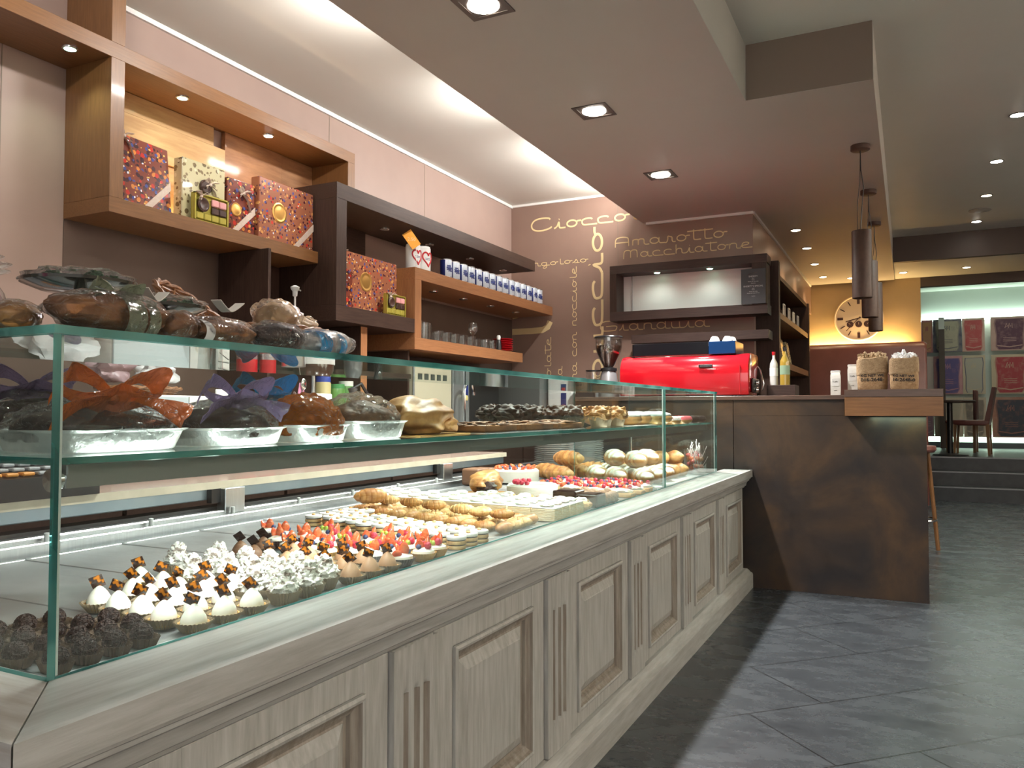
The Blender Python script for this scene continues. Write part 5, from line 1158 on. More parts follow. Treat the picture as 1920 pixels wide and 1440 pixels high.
# far end of the deck
t = T('strudel', 'cut golden strudel with dark filling at the rear of the deck', 'strudel', (-1.70, 3.17, ZD), radians(20))
mb = MB().blob((0, 0, .058), (.075, .14, .052), 5, .18, 2.2, 4, flatten=-.8)
O('crust', mb, M['bake'], t); O('filling', MB().blob((.02, -.115, .042), (.045, .035, .03), 2, .3, 3, 3), M['choc'], t)
O('board', MB().lathe([(0, 0), (.15, 0), (.15, .004), (0, .004)], 36), M['gold'], t); t.location.z = ZD
t = T('cream_cake', 'round white cream cake with berries on top in the deck', 'cake', (-1.42, 3.06, ZD))
O('cake', MB().lathe([(0, .004), (.105, .004), (.108, .012), (.108, .062), (.10, .070), (0, .070)], 48), M['cream'], t)
O('cake_board', MB().lathe([(0, 0), (.125, 0), (.125, .004), (0, .004)], 40), M['tin'], t)
rb = MB()
for k in range(9): rb.blob((.075 * cos(k * .33 + 2.2), .075 * sin(k * .33 + 2.2), .078), (.011, .011, .010), k, .1, 6, 2)
O('berries', rb, M['rasp'], t)
t = T('cream_cake', 'white cream cake with strawberry slices and blueberries behind the other', 'cake', (-1.88, 3.82, ZD))
O('cake', MB().lathe([(0, .004), (.13, .004), (.132, .012), (.132, .062), (.12, .070), (0, .070)], 48), M['cream'], t)
sb = MB(); bb = MB()
for k in range(16): wedge(sb, (.095 * cos(k * .4), .095 * sin(k * .4), .070), .035, .014, k, .9)
for k in range(12): bb.blob((.06 * cos(k * .6), .06 * sin(k * .6), .076), (.008, .008, .008), k, .03, sub=2)
O('strawberries', sb, M['straw'], t); O('blueberries', bb, M['blueb'], t)
t = T('chocolate_cake_block', 'brown chocolate loaf cake left of the strawberry cake', 'cake', (-1.98, 3.62, ZD)); O('cake', MB().box(-.05, .05, -.10, .02, 0, .085, c=.012), M['mousse_d'], t); O('cake_end', MB().box(-.05, .05, .025, .09, 0, .082, c=.012), M['mousse_d'], t)
t = T('chocolate_cake_block', 'dark glazed square chocolate cake behind the front balls', 'cake', (-1.24, 3.02, ZD)); O('cake', MB().box(-.05, .05, -.05, .05, 0, .055, c=.004), M['darkch'], t); O('icing', MB().box(-.035, .035, -.035, .035, .055, .058), M['choc'], t)
t = T('chocolate_cake_block', 'dark glazed square chocolate cake at the front near glass', 'cake', (-1.125, 2.97, ZD)); O('cake', MB().box(-.045, .045, -.05, .05, 0, .05, c=.004), M['darkch'], t); O('icing', MB().box(-.03, .03, -.035, .035, .05, .053), M['choc'], t)
puff = [P([('choux', MB().blob((0, 0, .022), (.042, .034, .024), k, .35, 2.6, 3, flatten=-.85), M['bake_l']), ('sugar_top', MB().blob((0, 0, .036), (.030, .024, .014), k + 3, .35, 3, 3), M['icing'])]) for k in range(2)]
place(puff, 'cream_puff', [('front pair', [(-1.135, 2.83), (-1.225, 2.845)]), ('second group', [(-1.28, 2.86), (-1.36, 2.88), (-1.44, 2.90), (-1.52, 2.92)])], 'sugar topped cream puff before the white cake', 'cream puff', 'sugar topped cream puffs', zz=ZD)
proto_nut = P([('nut_ball', MB().blob((0, 0, .021), (.022, .022, .021), 3, .1, 6, 3), M['nut']), ('paper_cup', cup_(.015, .022, .010, 36), M['paper'])])
place(proto_nut, 'nut_ball', [('front row', [(-1.10, 3.06), (-1.095, 3.11), (-1.10, 3.16)]), ('second row', [(-1.155, 3.08), (-1.155, 3.13), (-1.155, 3.18), (-1.15, 3.23)]), ('third row', [(-1.21, 3.13), (-1.21, 3.18), (-1.21, 3.23)]), ('rear row', [(-1.27, 3.16), (-1.27, 3.22), (-1.27, 3.28), (-1.33, 3.22)])], 'brown chopped nut ball in paper cup', 'praline', 'brown chopped nut balls', sc=1.1, zz=ZD)
def fruit_slice(k):
    b = MB().box(-.055, .055, -.032, .032, 0, .018, c=.003); c_ = MB().blob((0, 0, .024), (.052, .032, .013), k, .3, 3, 3); s = MB(); r = MB(); u = MB()
    random.seed(k)
    for j in range(5): wedge(s, (-.04 + .02 * j, random.uniform(-.012, .012), .030), .026, .014, j + k, .7) if (j + k) % 2 else r.blob((-.04 + .02 * j, random.uniform(-.01, .01), .040), (.0095, .0095, .0095), j, .12, 8, 2)
    for j in range(3): u.blob((-.03 + .02 * j, .012 * (-1) ** j, .041), (.007, .007, .007), j, .03, sub=2)
    return P([('pastry_base', b, M['shell']), ('cream', c_, M['cream']), ('strawberries', s, M['straw']), ('raspberries', r, M['rasp']), ('blueberries', u, M['blueb'])])
fs_ = [fruit_slice(k) for k in range(3)]
place(fs_, 'fruit_slice', [('front row', [(-1.135, 3.36), (-1.135, 3.50), (-1.135, 3.62)]), ('second row', [(-1.25, 3.34), (-1.26, 3.46), (-1.26, 3.58), (-1.27, 3.70)]), ('third row', [(-1.38, 3.40), (-1.39, 3.52), (-1.40, 3.64)]), ('rear row', [(-1.51, 3.46), (-1.52, 3.58), (-1.53, 3.70)])], 'cream slice topped with red berries', 'fruit slice', 'cream slices topped with red berries', rot=.12, sc=1.1, zz=ZD)
def bun(r, k, m, top=None, ry=1, rz=.75):
    mb = MB().blob((0, 0, r * rz * .9), (r, r * ry, r * rz), k, .10, 1.6, 4, flatten=-.9)
    pr = [('bun', mb, m)]
    return P(pr)
big = [croissant_mesh('croissant', .20, .052, k, M['bake'], bend=.45, ridges=6) for k in range(3)]
pow_ = [croissant_mesh('sugared_croissant', .20, .055, k, M['sugar'], bend=.35, ridges=5) for k in range(3)]
place(big, 'croissant', [('rear group by the divider', [(-1.67, 3.95), (-1.645, 4.14), (-1.63, 4.37), (-1.66, 4.06, .076)]), ('behind the berry slices', [(-1.80, 4.10)])], 'large golden brown croissant', 'croissant', 'large golden brown croissants', rot=.5, zz=ZD)
place(pow_, 'croissant', [('front row by the glass', [(-1.18, 3.90), (-1.175, 4.09), (-1.18, 4.28)]), ('second row', [(-1.335, 3.93), (-1.335, 4.12), (-1.33, 4.31)]), ('rear row', [(-1.475, 4.03), (-1.475, 4.24)]), ('top layer', [(-1.25, 4.00, .080), (-1.255, 4.20, .080), (-1.405, 4.12, .080)])], 'large croissant dusted with icing sugar', 'croissant', 'large sugar dusted croissants', rot=.15, face=radians(-55), zz=ZD)
buns = [bun(.055, k, M['bake'], ry=.9) for k in range(2)]
place(buns, 'sweet_bun', [('top layer', [(-1.28, 4.50, .070), (-1.22, 4.585, .070)]), ('deck level', [(-1.20, 4.44), (-1.19, 4.57), (-1.32, 4.58), (-1.33, 4.46), (-1.46, 4.60), (-1.58, 4.66)])], 'round glossy golden bun', 'bun', 'round golden buns', zz=ZD, rot=0)
# lollipops in a clear tub
tubj = T('clear_tub', 'clear plastic tub full of wrapped lollipops at the far case end', 'tub', (-1.15, 4.79, ZD))
O('wall', MB().lathe([(.05, 0), (.062, .004), (.078, .15), (.0765, .15), (.060, .006), (0, .006)], 28), M['tumbler'], tubj)
lol = []
for k, c_ in enumerate(((.55, .04, .06), (.65, .14, .05), (.62, .35, .2))):
    mm = mat('candy_wrapper', c_, .2, coat=.6)
    lol.append(P([('candy', MB().blob((0, 0, 0), (.0135, .0135, .0135), k, .15, 4, 3), mm), ('stick', MB().tube([(0, 0, .012), (0, 0, .085)], .0018, 6), M['white'])]))
random.seed(5)
for k in range(34):
    a = k * 2.4; r = .044 * math.sqrt((k % 17 + .5) / 17); lvl = k // 17
    z = ZD + .03 + .045 * lvl + random.uniform(0, .02) + (.03 if k % 3 == 0 else 0)
    stamp(lol[k % 3], 'lollipop', (-1.15 + r * cos(a), 4.79 + r * sin(a), z), random.uniform(0, 6), 'small wrapped ball lollipop with white stick in the clear tub', 'lollipop', 'lollipops in the clear tub', tilt=(random.uniform(-.5, .5), random.uniform(-.5, .5)))
# ---- paper doily bits / metal serving tray at the far deck
for nm, (x0, x1, y0, y1), lb in (('serving_tray', (-1.95, -1.56, 3.02, 3.45), 'dark serving tray under the strudel'), ('serving_tray', (-1.56, -1.09, 2.80, 3.78), 'dark serving tray under the cakes and berry slices'), ('serving_tray', (-1.72, -1.09, 3.84, 4.72), 'pale serving tray under the sugared croissants')):
    t = T(nm, lb, 'tray', (0, 0, 0)); O('plate', MB().box(x0, x1, y0, y1, ZD - .0018, ZD - .0008, c=.0003), M['alu'] if 'dark' in lb else M['tray'], t)
    rm = MB()
    for a in ((x0, x1, y0, y0 + .006), (x0, x1, y1 - .006, y1), (x0, x0 + .006, y0 + .006, y1 - .006), (x1 - .006, x1, y0 + .006, y1 - .006)): rm.box(*a, ZD - .0008, ZD - .0003)
    O('rim', rm, M['steel'], t)

# ------------------------------------------------------------------ middle glass shelf
ZS = 1.0362
M['film'] = film('clear_cellophane', (.9, .9, .9), .04, .15); M['vo'] = film('orange_voile', (1.0, .26, .04), .58, .10)
M['vl'] = film('lilac_voile', (.58, .46, .80), .52, .15); M['vb'] = film('blue_voile', (.03, .42, .85), .75, .12); M['vg'] = film('sage_voile', (.36, .40, .28), .72, .08)
M['orf'] = film('orange_cellophane', (.75, .22, .01), .55, .25)
def foil_tray(loc, L, Wd, h, rz=0, name='foil_tray', parent=None):
    mb = MB(); n = 44; vs = []
    pr = [(.86, 0), (.88, .002), (.97, h * .9), (1.03, h), (1.04, h * 1.05), (1.0, h * 1.06), (.95, h * .9), (.85, .006)]
    for s_, z in pr:
        for i in range(n):
            a = 2 * pi * i / n; sx = abs(cos(a)) ** .5 * (1 if cos(a) > 0 else -1); sy = abs(sin(a)) ** .5 * (1 if sin(a) > 0 else -1)
            q = 1 + (.012 * (i % 2) if z > 0 else 0); vs.append((sx * Wd / 2 * s_ * q, sy * L / 2 * s_ * q, z))
    fs = [tuple(range(n - 1, -1, -1))] + [(k * n + i, k * n + (i + 1) % n, (k + 1) * n + (i + 1) % n, (k + 1) * n + i) for k in range(len(pr) - 1) for i in range(n)] + [tuple((len(pr) - 1) * n + i for i in range(n))]
    return O(name, mb.add(vs, fs), M['foil'], parent)
def bow(t, c, s, m, tails=True, seed=0):
    mb = MB(); random.seed(seed)
    def rib(p0, p1, p2, p3, w):
        def f(u, v):
            a = (1 - u) ** 3; b = 3 * u * (1 - u) ** 2; cc = 3 * u * u * (1 - u); d = u ** 3
            P_ = Vector(p0) * a + Vector(p1) * b + Vector(p2) * cc + Vector(p3) * d
            ww = w * (.25 + .9 * u); return P_ + Vector((ww * (v - .5) * .5, ww * (v - .5) * .35, ww * (v - .5) * .9 + .004 * sin(v * 9 + u * 5)))
        mb.sheet(f, 10, 4, .001)
    C_ = Vector(c)
    for sg in (-1, 1):
        rib(C_, C_ + Vector((0, sg * .35 * s, .45 * s)), C_ + Vector((.05 * s, sg * .95 * s, .5 * s)), C_ + Vector((.05 * s, sg * .9 * s, .15 * s)), .45 * s)
        rib(C_ + Vector((.05 * s, sg * .9 * s, .15 * s)), C_ + Vector((.08 * s, sg * .8 * s, -.05 * s)), C_ + Vector((.03, sg * .3 * s, -.02 * s)), C_, .4 * s)
        if tails: rib(C_, C_ + Vector((.2 * s, sg * .4 * s, .05 * s)), C_ + Vector((.3 * s, sg * .8 * s, -.1 * s)), C_ + Vector((.35 * s, sg * 1.15 * s, -.3 * s)), .3 * s)
    mb.blob(tuple(C_), (.10 * s, .10 * s, .10 * s), 3, .2, sub=2)
    return O('bow', mb, m, t)
def wrapped(name, label, cat, loc, L, Wd, h, cake_m, filmm, bowm=None, bs=.09, rz=0, foil=True, ch=.05, seed=0, amp=.15, knots=True, bowdx=0):
    t = T(name, label, cat, loc, rz)
    if foil: foil_tray(None, L, Wd, h, parent=t)
    O('cake', MB().blob((0, 0, h * .9), (Wd * .46, L * .46, ch), seed, amp, 2, 4, flatten=-.3), cake_m, t)
    fm = MB().blob((0, 0, h * 1.0), (Wd * .53, L * .52, ch * 1.15 + .006), seed + 9, .13, 5, 5, flatten=-.30 if foil else -.5)
    if knots:
        for sg in (-1, 1): fm.blob((0, sg * L * .56, h * .9 + .008), (Wd * .12, .03, .018), seed + sg, .7, 3, 3)
    O('cellophane', fm, filmm, t)
    if bowm: bow(t, (bowdx, 0, h + ch * 1.22), bs, bowm, seed=seed)
    return t
wrapped('wrapped_cake', 'large foil tray cake wrapped in cellophane with orange bow on the middle shelf', 'wrapped cake', (-1.215, .885, ZS), .265, .20, .034, M['darkch'], M['film'], M['vo'], .105, seed=1, ch=.042, bowdx=.045, knots=False)
wrapped('wrapped_cake', 'second foil tray cake in cellophane behind the orange bow', 'wrapped cake', (-1.455, .93, ZS), .30, .18, .035, M['muff'], M['film'], M['vl'], .09, seed=2, ch=.055)
wrapped('wrapped_cake', 'dark foil wrapped loaf with lilac bow on the middle shelf', 'wrapped cake', (-1.20, 1.155, ZS), .21, .17, .032, M['choc'], M['film'], M['vl'], .09, seed=3, ch=.045, bowdx=.03, knots=False)
wrapped('wrapped_cake', 'sponge cake under clear film with blue bow at the rear of the shelf', 'wrapped cake', (-1.46, 1.53, ZS), .34, .18, .03, M['bake_d'], M['film'], M['vb'], .11, seed=4, ch=.06, bowdx=.0)
wrapped('wrapped_cake', 'foil tray cake under orange cellophane on the middle shelf', 'wrapped cake', (-1.19, 1.372, ZS), .165, .16, .034, M['bake'], M['orf'], None, seed=5, ch=.055, knots=False)
wrapped('wrapped_cake', 'long foil tray with almond topped brown cake on the middle shelf', 'wrapped cake', (-1.20, 1.582, ZS), .215, .18, .040, M['bake_d'], M['film'], None, seed=6, ch=.055, amp=.2, knots=False)
t = T('rustic_loaf', 'large crusty golden filled loaf on a card on the middle shelf', 'loaf', (-1.22, 1.87, ZS), radians(5))
mb = MB().blob((0, 0, .048), (.085, .125, .055), 7, .28, 1.8, 5, flatten=-.8).blob((.01, .075, .034), (.07, .06, .035), 9, .35, 2.4, 4, flatten=-.8)
O('crust', mb, mat('golden_crust', (.30, .11, .03), .5, col2=(.66, .36, .12), scale=16, detail=7, bump=1), t); O('card', MB().box(-.09, .09, -.15, .16, -.0, .002), M['gold'], t)
for k, (y, L) in enumerate(((2.18, .22), (2.45, .26), (2.74, .24))):
    t = T('tart_slab', 'flat brown crumble tart slab on silver card, ' + ('left', 'middle', 'right')[k] + ' of three', 'tart', (-1.19, y, ZS), 0, 'flat brown tart slabs')
    O('card', MB().box(-.085, .085, -L / 2 - .01, L / 2 + .01, 0, .002), M['tin'], t)
    s_ = MB().box(-.075, .075, -L / 2, L / 2, .002, .024, c=.006); O('crust', s_, M['bake_d'], t)
    O('crumble', MB().blob((0, 0, .024), (.07, L * .47, .009), k, .5, 9, 4), M['bake_d'], t)
def muffin(m, top, k): return P([('paper_case', MB().lathe([(.026, 0), (.027, .001, .03), (.036, .04, .03), (.034, .04), (0, .038)], 36), m), ('muffin_top', MB().blob((0, 0, .046), (.044, .044, .026), k, .35, 3.2, 4), top)])
place([muffin(M['muff'], M['muff'], k) for k in range(3)], 'muffin', [('front row', [(-1.35, 2.70), (-1.34, 2.82), (-1.26, 2.94), (-1.25, 3.06)]), ('rear row', [(-1.46, 2.76), (-1.45, 2.90), (-1.40, 3.02)])], 'dark chocolate muffin', 'muffin', 'dark chocolate muffins', zz=ZS, sc=1.25)
place([muffin(M['paper2'], M['bake'], k) for k in range(2)], 'muffin', [('front row', [(-1.20, 3.15), (-1.18, 3.255), (-1.17, 3.36)]), ('rear row', [(-1.36, 3.16), (-1.31, 3.28)])], 'golden muffin beside the chocolate ones', 'muffin', 'golden muffins', zz=ZS, sc=1.2)
krap = [P([('bun', MB().blob((0, 0, .026), (.062, .045, .028), k, .06, 1.5, 4, flatten=-.9), M['bake']), ('icing', MB().blob((0, 0, .038), (.057, .042, .0195), k, .06, 2, 4, flatten=-.15), M['icing'])]) for k in range(2)]
place(krap, 'filled_doughnut', [('front row', [(-1.16, 3.53), (-1.16, 3.68), (-1.16, 3.90), (-1.16, 4.05)]), ('rear row', [(-1.31, 3.55), (-1.31, 3.70), (-1.31, 3.92)])], 'sugar topped long doughnut', 'doughnut', 'sugar topped long doughnuts', zz=ZS, face=radians(10), rot=.15, sc=1.15)
def ring(R1, r1, m, m2):
    def tor(R1, r1, z, up=False, amp=0):
        mb = MB(); n1, n2 = 30, 12; vs = []
        for i in range(n1):
            for j in range(n2):
                a, b = 2 * pi * i / n1, 2 * pi * j / n2; rr = r1 * (1 + amp * noise.noise(Vector((cos(a) * 4, sin(a) * 4, b))))
                vs.append(((R1 + rr * cos(b)) * cos(a), (R1 + rr * cos(b)) * sin(a), z + (max(rr * sin(b), -.2 * rr) if up else rr * sin(b) * .9)))
        return mb.add(vs, [(i * n2 + j, ((i + 1) % n1) * n2 + j, ((i + 1) % n1) * n2 + (j + 1) % n2, i * n2 + (j + 1) % n2) for i in range(n1) for j in range(n2)])
    return P([('dough', tor(R1, r1, r1 * .9), m), ('glaze', tor(R1, r1 * 1.04, r1 * .98, True, .1), m2)])
M['spr'] = mat('sprinkled_icing', (.75, .70, .64), .5, col2=(.5, .05, .1), scale=140, lo=.6, hi=.63)
stamp(ring(.035, .019, M['bake'], M['spr']), 'ring_doughnut', (-1.14, 4.22, ZS), 0, 'ring doughnut with sprinkled white icing beside the pink one', 'doughnut', 'ring doughnuts')
stamp(ring(.038, .02, M['bake'], M['pinki']), 'ring_doughnut', (-1.13, 4.41, ZS), 0, 'pink iced ring doughnut on the far middle shelf', 'doughnut', 'ring doughnuts')
for k, (x, y, z) in enumerate(((-1.13, 4.58, 0), (-1.13, 4.75, 0), (-1.26, 4.40, 0), (-1.26, 4.40, .04), (-1.27, 4.60, 0), (-1.27, 4.20, 0))):
    stamp(ring(.038, .02, M['muff'], M['sprink']), 'ring_doughnut', (x, y, ZS + z), 0, 'chocolate ring doughnut, ' + ('front right of the pink one', 'front far right', 'lower one behind the pink one', 'upper one behind the pink one', 'rear right', 'rear left behind the white one')[k], 'doughnut', 'ring doughnuts')
t = T('paper_doily', 'thin white card under the sugar topped doughnuts', 'card', (0, 0, ZS - .0002)); O('card', MB().box(-1.26, -1.08, 3.42, 3.74, -.0, .0012), M['white'], t)

# ------------------------------------------------------------------ things on top of the case
ZT = 1.2202
M['crumbrim'] = M['bake_d']
def loaf(label, loc, L, r, rz, m, filmm, bands=(), bowm=None, bs=.07, seed=0, name='wrapped_loaf'):
    t = T(name, label, 'wrapped loaf', loc, rz)
    O('loaf', MB().blob((0, 0, r * .76), (r, L / 2, r * .72), seed, .14, 2, 4, flatten=-.85), m, t)
    O('cellophane', MB().blob((0, 0, r * .81), (r * 1.12, L / 2 * 1.08, r * .80), seed + 4, .16, 2.6, 4, flatten=-.80), filmm, t)
    for y, w, bm2 in bands:
        k = math.sqrt(max(.1, 1 - (2 * y / L) ** 2))
        O('band', MB().lathe([(k * 1.09, -w / 2), (k * 1.13, 0), (k * 1.09, w / 2)], 28, cap=False, M=Matrix.Translation((0, y, r * .62)) @ Matrix.Diagonal((r * 1.08, 1, r * .80, 1)) @ Matrix.Rotation(radians(90), 4, 'X')), bm2, t)
    if bowm: bow(t, (0, bands[0][0] if bands else 0, r * 1.42), bs, bowm, seed=seed)
    return t
loaf('cellophane wrapped loaf with sage green band and bow on the case corner', (-1.125, .845, ZT), .205, .044, radians(2), M['bake_d'], M['film'], [(.01, .035, M['vg']), (.048, .022, M['vg'])], M['vg'], .05, 1)
loaf('wrapped brown loaf with printed film, right of the sage bow loaf', (-1.12, .968, ZT), .07, .034, 0, M['bake_d'], M['film'], [], None, .05, 2)
loaf('long film wrapped dark loaf in the middle of the case top', (-1.12, 1.067, ZT), .155, .033, 0, M['bake_d'], M['film'], [(-.05, .02, M['white'])], None, .05, 3)
loaf('film wrapped dark loaf left of the blue ribbon parcel', (-1.12, 1.213, ZT), .13, .037, 0, M['muff'], M['film'], [], None, .05, 4)
loaf('white wrapped parcel with bright blue ribbon on the case top', (-1.13, 1.365, ZT), .165, .036, radians(-4), M['white'], M['film'], [(-.03, .035, M['vb']), (.02, .02, M['vb'])], None, .05, 5)
loaf('flat crusty loaf at the left edge of the case top', (-1.20, .742, ZT), .07, .03, 0, M['bake'], M['film'], [], None, .05, 6)
loaf('second flat crusty loaf left of the corner on the case top', (-1.32, .745, ZT), .08, .034, 0, M['bake'], M['film'], [], None, .05, 7)
cg = MB().lathe([(0, 0), (.034, 0), (.036, .01), (.030, .07), (.020, .11), (.010, .125), (.006, .135), (.006, .155), (.012, .165), (.03, .172), (.034, .175), (.034, .177), (0, .178)], 28).mesh('upturned_glass', M['tumbler'])
for k, (x, y) in enumerate(((-1.42, .84), (-1.49, .88), (-1.55, .82), (-1.36, .79))):
    stamp([(None, cg, [])], 'cocktail_glass', (x, y, ZT), 0, 'upturned clear stemmed glass at the left of the case top, ' + ('front', 'right', 'rear', 'left')[k] + ' one', 'glass', 'upturned stemmed glasses', sc=.78)
t = T('pink_card', 'bright pink card standing at the left edge behind the glasses', 'card', (-1.46, .775, ZT)); O('card', MB().box(-.02, .02, -.004, .004, 0, .13, c=.002), mat('magenta_card', (.70, .02, .28), .4), t)
M['darkpl'] = mat('smoked_platter', (.05, .05, .04), .15, coat=1)
def platter(label, loc, r, h, k):
    t = T('cake_stand', label, 'cake stand', loc, 0, 'smoked glass cake stands')
    O('base', MB().lathe([(0, 0), (.05, 0), (.045, .008), (.015, .02), (.013, h - .01)], 24), M['darkpl'], t)
    O('platter', MB().lathe([(0, h - .012), (r * .7, h - .008), (r, h + .004), (r * 1.01, h + .010), (r * .7, h), (0, h - .004)], 44), M['darkpl'], t)
    O('cellophane', MB().blob((0, 0, h + .014), (r * .95, r * .95, .022), k, .25, 3, 4, flatten=-.4), M['film'], t)
    f = MB()
    for j in range(4): f.blob((r * .5 * cos(j * 1.7 + k), r * .5 * sin(j * 1.7 + k), h + .017), (r * .22, r * .12, .010), j + k, .7, 3, 3)
    O('paper_leaf', f, mat('green_foil_paper', (.07, .17, .08), .35, coat=.5), t)
platter('dark smoked cake stand with green foil at the left of the case top', (-1.46, 1.03, ZT), .105, .125, 1)
platter('lower dark smoked cake stand in the middle of the case top', (-1.46, 1.225, ZT), .09, .10, 2)
# wicker basket with bread
M['wick'] = mat('wicker', (.14, .055, .02), .5, col2=(.30, .14, .06), scale=60, bump=.6)
def basket(name, label, loc, r, h, rz, ex=1.0, ey=1.0, tilt=(0, 0)):
    t = T(name, label, 'basket', loc, rz); t.rotation_euler = (tilt[0], tilt[1], rz)
    n = 26; mb = MB()
    for L_ in range(int(h / .008)):
        z = .004 + L_ * .008; R1 = r * (.82 + .2 * z / h)
        mb.tube([((R1 + .0035 * (1 if (i + L_) % 2 else -1)) * cos(2 * pi * i / n) * ex, (R1 + .0035 * (1 if (i + L_) % 2 else -1)) * sin(2 * pi * i / n) * ey, z) for i in range(n + 1)], .0042, 5)
    for i in range(n): a = 2 * pi * i / n; mb.tube([(r * .8 * cos(a) * ex, r * .8 * sin(a) * ey, 0), (r * 1.02 * cos(a) * ex, r * 1.02 * sin(a) * ey, h)], .0025, 5)
    mb.lathe([(0, 0), (r * .82, 0), (r * .82, .004), (0, .004)], 30, ex=ex, ey=ey)
    O('weave', mb, M['wick'], t)
    rm = MB()
    for ph in (0, pi): rm.tube([((r * 1.04 + .004 * cos(i * .9 + ph)) * cos(2 * pi * i / 60) * ex, (r * 1.04 + .004 * cos(i * .9 + ph)) * sin(2 * pi * i / 60) * ey, h + .004 * sin(i * .9 + ph)) for i in range(61)], .005, 6)
    O('rim', rm, M['wick'], t); return t
bk = basket('wicker_basket', 'round wicker tray basket tilted up behind the breads on the case top', (-1.60, 1.42, ZT + .105), .10, .03, 0, 1, 1.25, (0, 0)); bk.rotation_euler = (radians(-16), radians(40), 0)
lb_ = basket('wicker_basket', 'low wicker basket holding two round breads on the case top', (-1.39, 1.53, ZT), .095, .08, 0, .9, 1.4)
for k, (y, r) in enumerate(((1.50, .050), (1.60, .032))):
    t = T('round_bread', 'pale round bread in cellophane in the low wicker basket, ' + ('large left' if k == 0 else 'small right'), 'bread', (-1.39, y, ZT + .07))
    O('crust', MB().blob((0, 0, r * .75), (r, r * 1.1, r * .8), k, .12, 2, 4), mat('pale_bread', (.50, .30, .14), .6, col2=(.66, .46, .25), scale=14), t)
    O('cellophane', MB().blob((0, 0, r * .8), (r * 1.15, r * 1.25, r * .95), k + 5, .25, 3, 4), M['film'], t)
M['card'] = mat('cream_card', (.68, .65, .58), .5)
for k, (x, y, rz, lb) in enumerate(((-1.16, 1.11, .3, 'folded white price card lying on the long wrapped loaf'), (-1.16, .945, .5, 'small folded white card right of the sage bow'), (-1.27, 1.33, .2, 'white card with small blue print behind the blue ribbon parcel'))):
    t = T('folded_card', lb, 'card', (x, y, ZT + (.058 if k < 2 else .002)), rz)
    if k < 2: O('card', MB().sheet(lambda u, v: (.02 * (v - .5), .09 * (u - .3), .012 + .05 * abs(u - .45) ** 1.3), 12, 4, .0015), M['card'], t)
    else:
        O('card', MB().box(-.002, .002, -.035, .035, 0, .06), M['card'], t); O('print', MB().lathe([(0, 0), (.012, 0), (.012, .0008), (0, .0008)], 20, M=Matrix.Translation((.002, 0, .035)) @ Matrix.Rotation(radians(90), 4, 'Y')), M['vb'], t)
# pump jar
t = T('pump_jar', 'white pump dispenser on a small labelled jar at the rear of the case top', 'dispenser', (-1.54, 1.735, ZT)); t.scale = (.39, .39, .39)
wpl = bpy.data.materials['white_plastic']
O('jar', MB().lathe([(0, 0), (.055, 0), (.06, .01), (.06, .34), (.05, .37), (.042, .385)], 28), mat('jar_grey', (.33, .33, .3), .2), t)
O('label', MB().lathe([(.0608, .24), (.0608, .35)], 28, cap=False), M['white'], t)
O('collar', MB().lathe([(.05, .385), (.062, .387), (.062, .40), (.03, .412), (.022, .43), (0, .43)], 28), wpl, t)
O('pump_stem', MB().lathe([(.007, .43), (.007, .52), (.016, .525), (.018, .56), (.03, .575), (.032, .59), (.01, .60), (0, .60)], 20), wpl, t)
O('spout', MB().tube([(.0, .01, .56), (.0, .045, .575), (0, .06, .572)], .006), M['chrome'], t)

# ------------------------------------------------------------------ back counter along the left wall
bc = T('back_counter', 'dark back counter along the left wall behind the pastry case', 'counter', (-3.0, 3.5, 0))
for n_, mb, m in (('worktop', MB().box(-3.29, -2.66, .3, 6.55, .90, .93), M['worktop']), ('cupboard', MB().box(-3.27, -2.70, .3, 6.55, .08, .90), M['wengeY']), ('toe_kick', MB().box(-3.25, -2.76, .3, 6.55, 0, .08), M['black'])):
    o = O(n_, mb, m, bc); o.location = (3.0, -3.5, 0)
for k in range(7):
    o = O('cupboard_door', MB().box(-2.70, -2.682, .34 + .88 * k, .34 + .88 * k + .86, .10, .885, c=.001), M['wengeZ'], bc); o.location = (3.0, -3.5, 0)
    h = O('handle', MB().box(-2.682, -2.668, .34 + .88 * k + .38, .34 + .88 * k + .5, .80, .81, c=.003), M['chrome'], o)
ZB = .9305
def bt(name, label, cat, x, y, rz=0, z=ZB): return T(name, label, cat, (x, y, z), rz)
t = bt('microwave_oven', 'white microwave oven with round dial on the back counter', 'microwave', -3.0, 2.38)
O('body', MB().box(-.17, .17, -.25, .25, .01, .24, c=.006), M['white'], t); O('door', MB().box(.171, .18, -.245, .13, .015, .235, c=.003), mat('pale_glass_door', (.5, .56, .58), .15), t)
O('control_panel', MB().box(.171, .178, .135, .245, .015, .235), M['white'], t); O('dial', MB().lathe([(.03, 0), (.032, .003), (.03, .014), (0, .015)], 24, M=Matrix.Translation((.178, .19, .10)) @ Matrix.Rotation(radians(90), 4, 'Y')), M['card'], t)
o = basket('wicker_basket', 'shallow wicker basket of bags on top of the microwave', (-3.0, 2.55, ZB + .242), .14, .03, 0, .9, 1.3)
o.location = (-3.0, 2.40, ZB + .242)
M['wpl2'] = mat('crumpled_white_bag', (.55, .55, .56), .3, bump=.8, scale=20); M['pkb'] = mat('pinkish_bag', (.30, .20, .22), .4, bump=.8, scale=20)
for k, (x, y, z, s_, m, lb) in enumerate(((-2.85, 1.93, ZB + .0, (.09, .13, .10), M['wpl2'], 'crumpled white bag on the back counter left of the microwave'), (-3.0, 2.26, ZB + .285, (.06, .08, .06), M['pkb'], 'crumpled pinkish bag in the microwave basket'), (-2.98, 2.47, ZB + .285, (.06, .09, .055), M['wpl2'], 'crumpled white bag in the microwave basket'))):
    t = T('crumpled_bag', lb, 'bag', (x, y, z)); O('bag', MB().blob((0, 0, s_[2]), s_, k, .6, 2.2, 4, flatten=-.85), m, t)
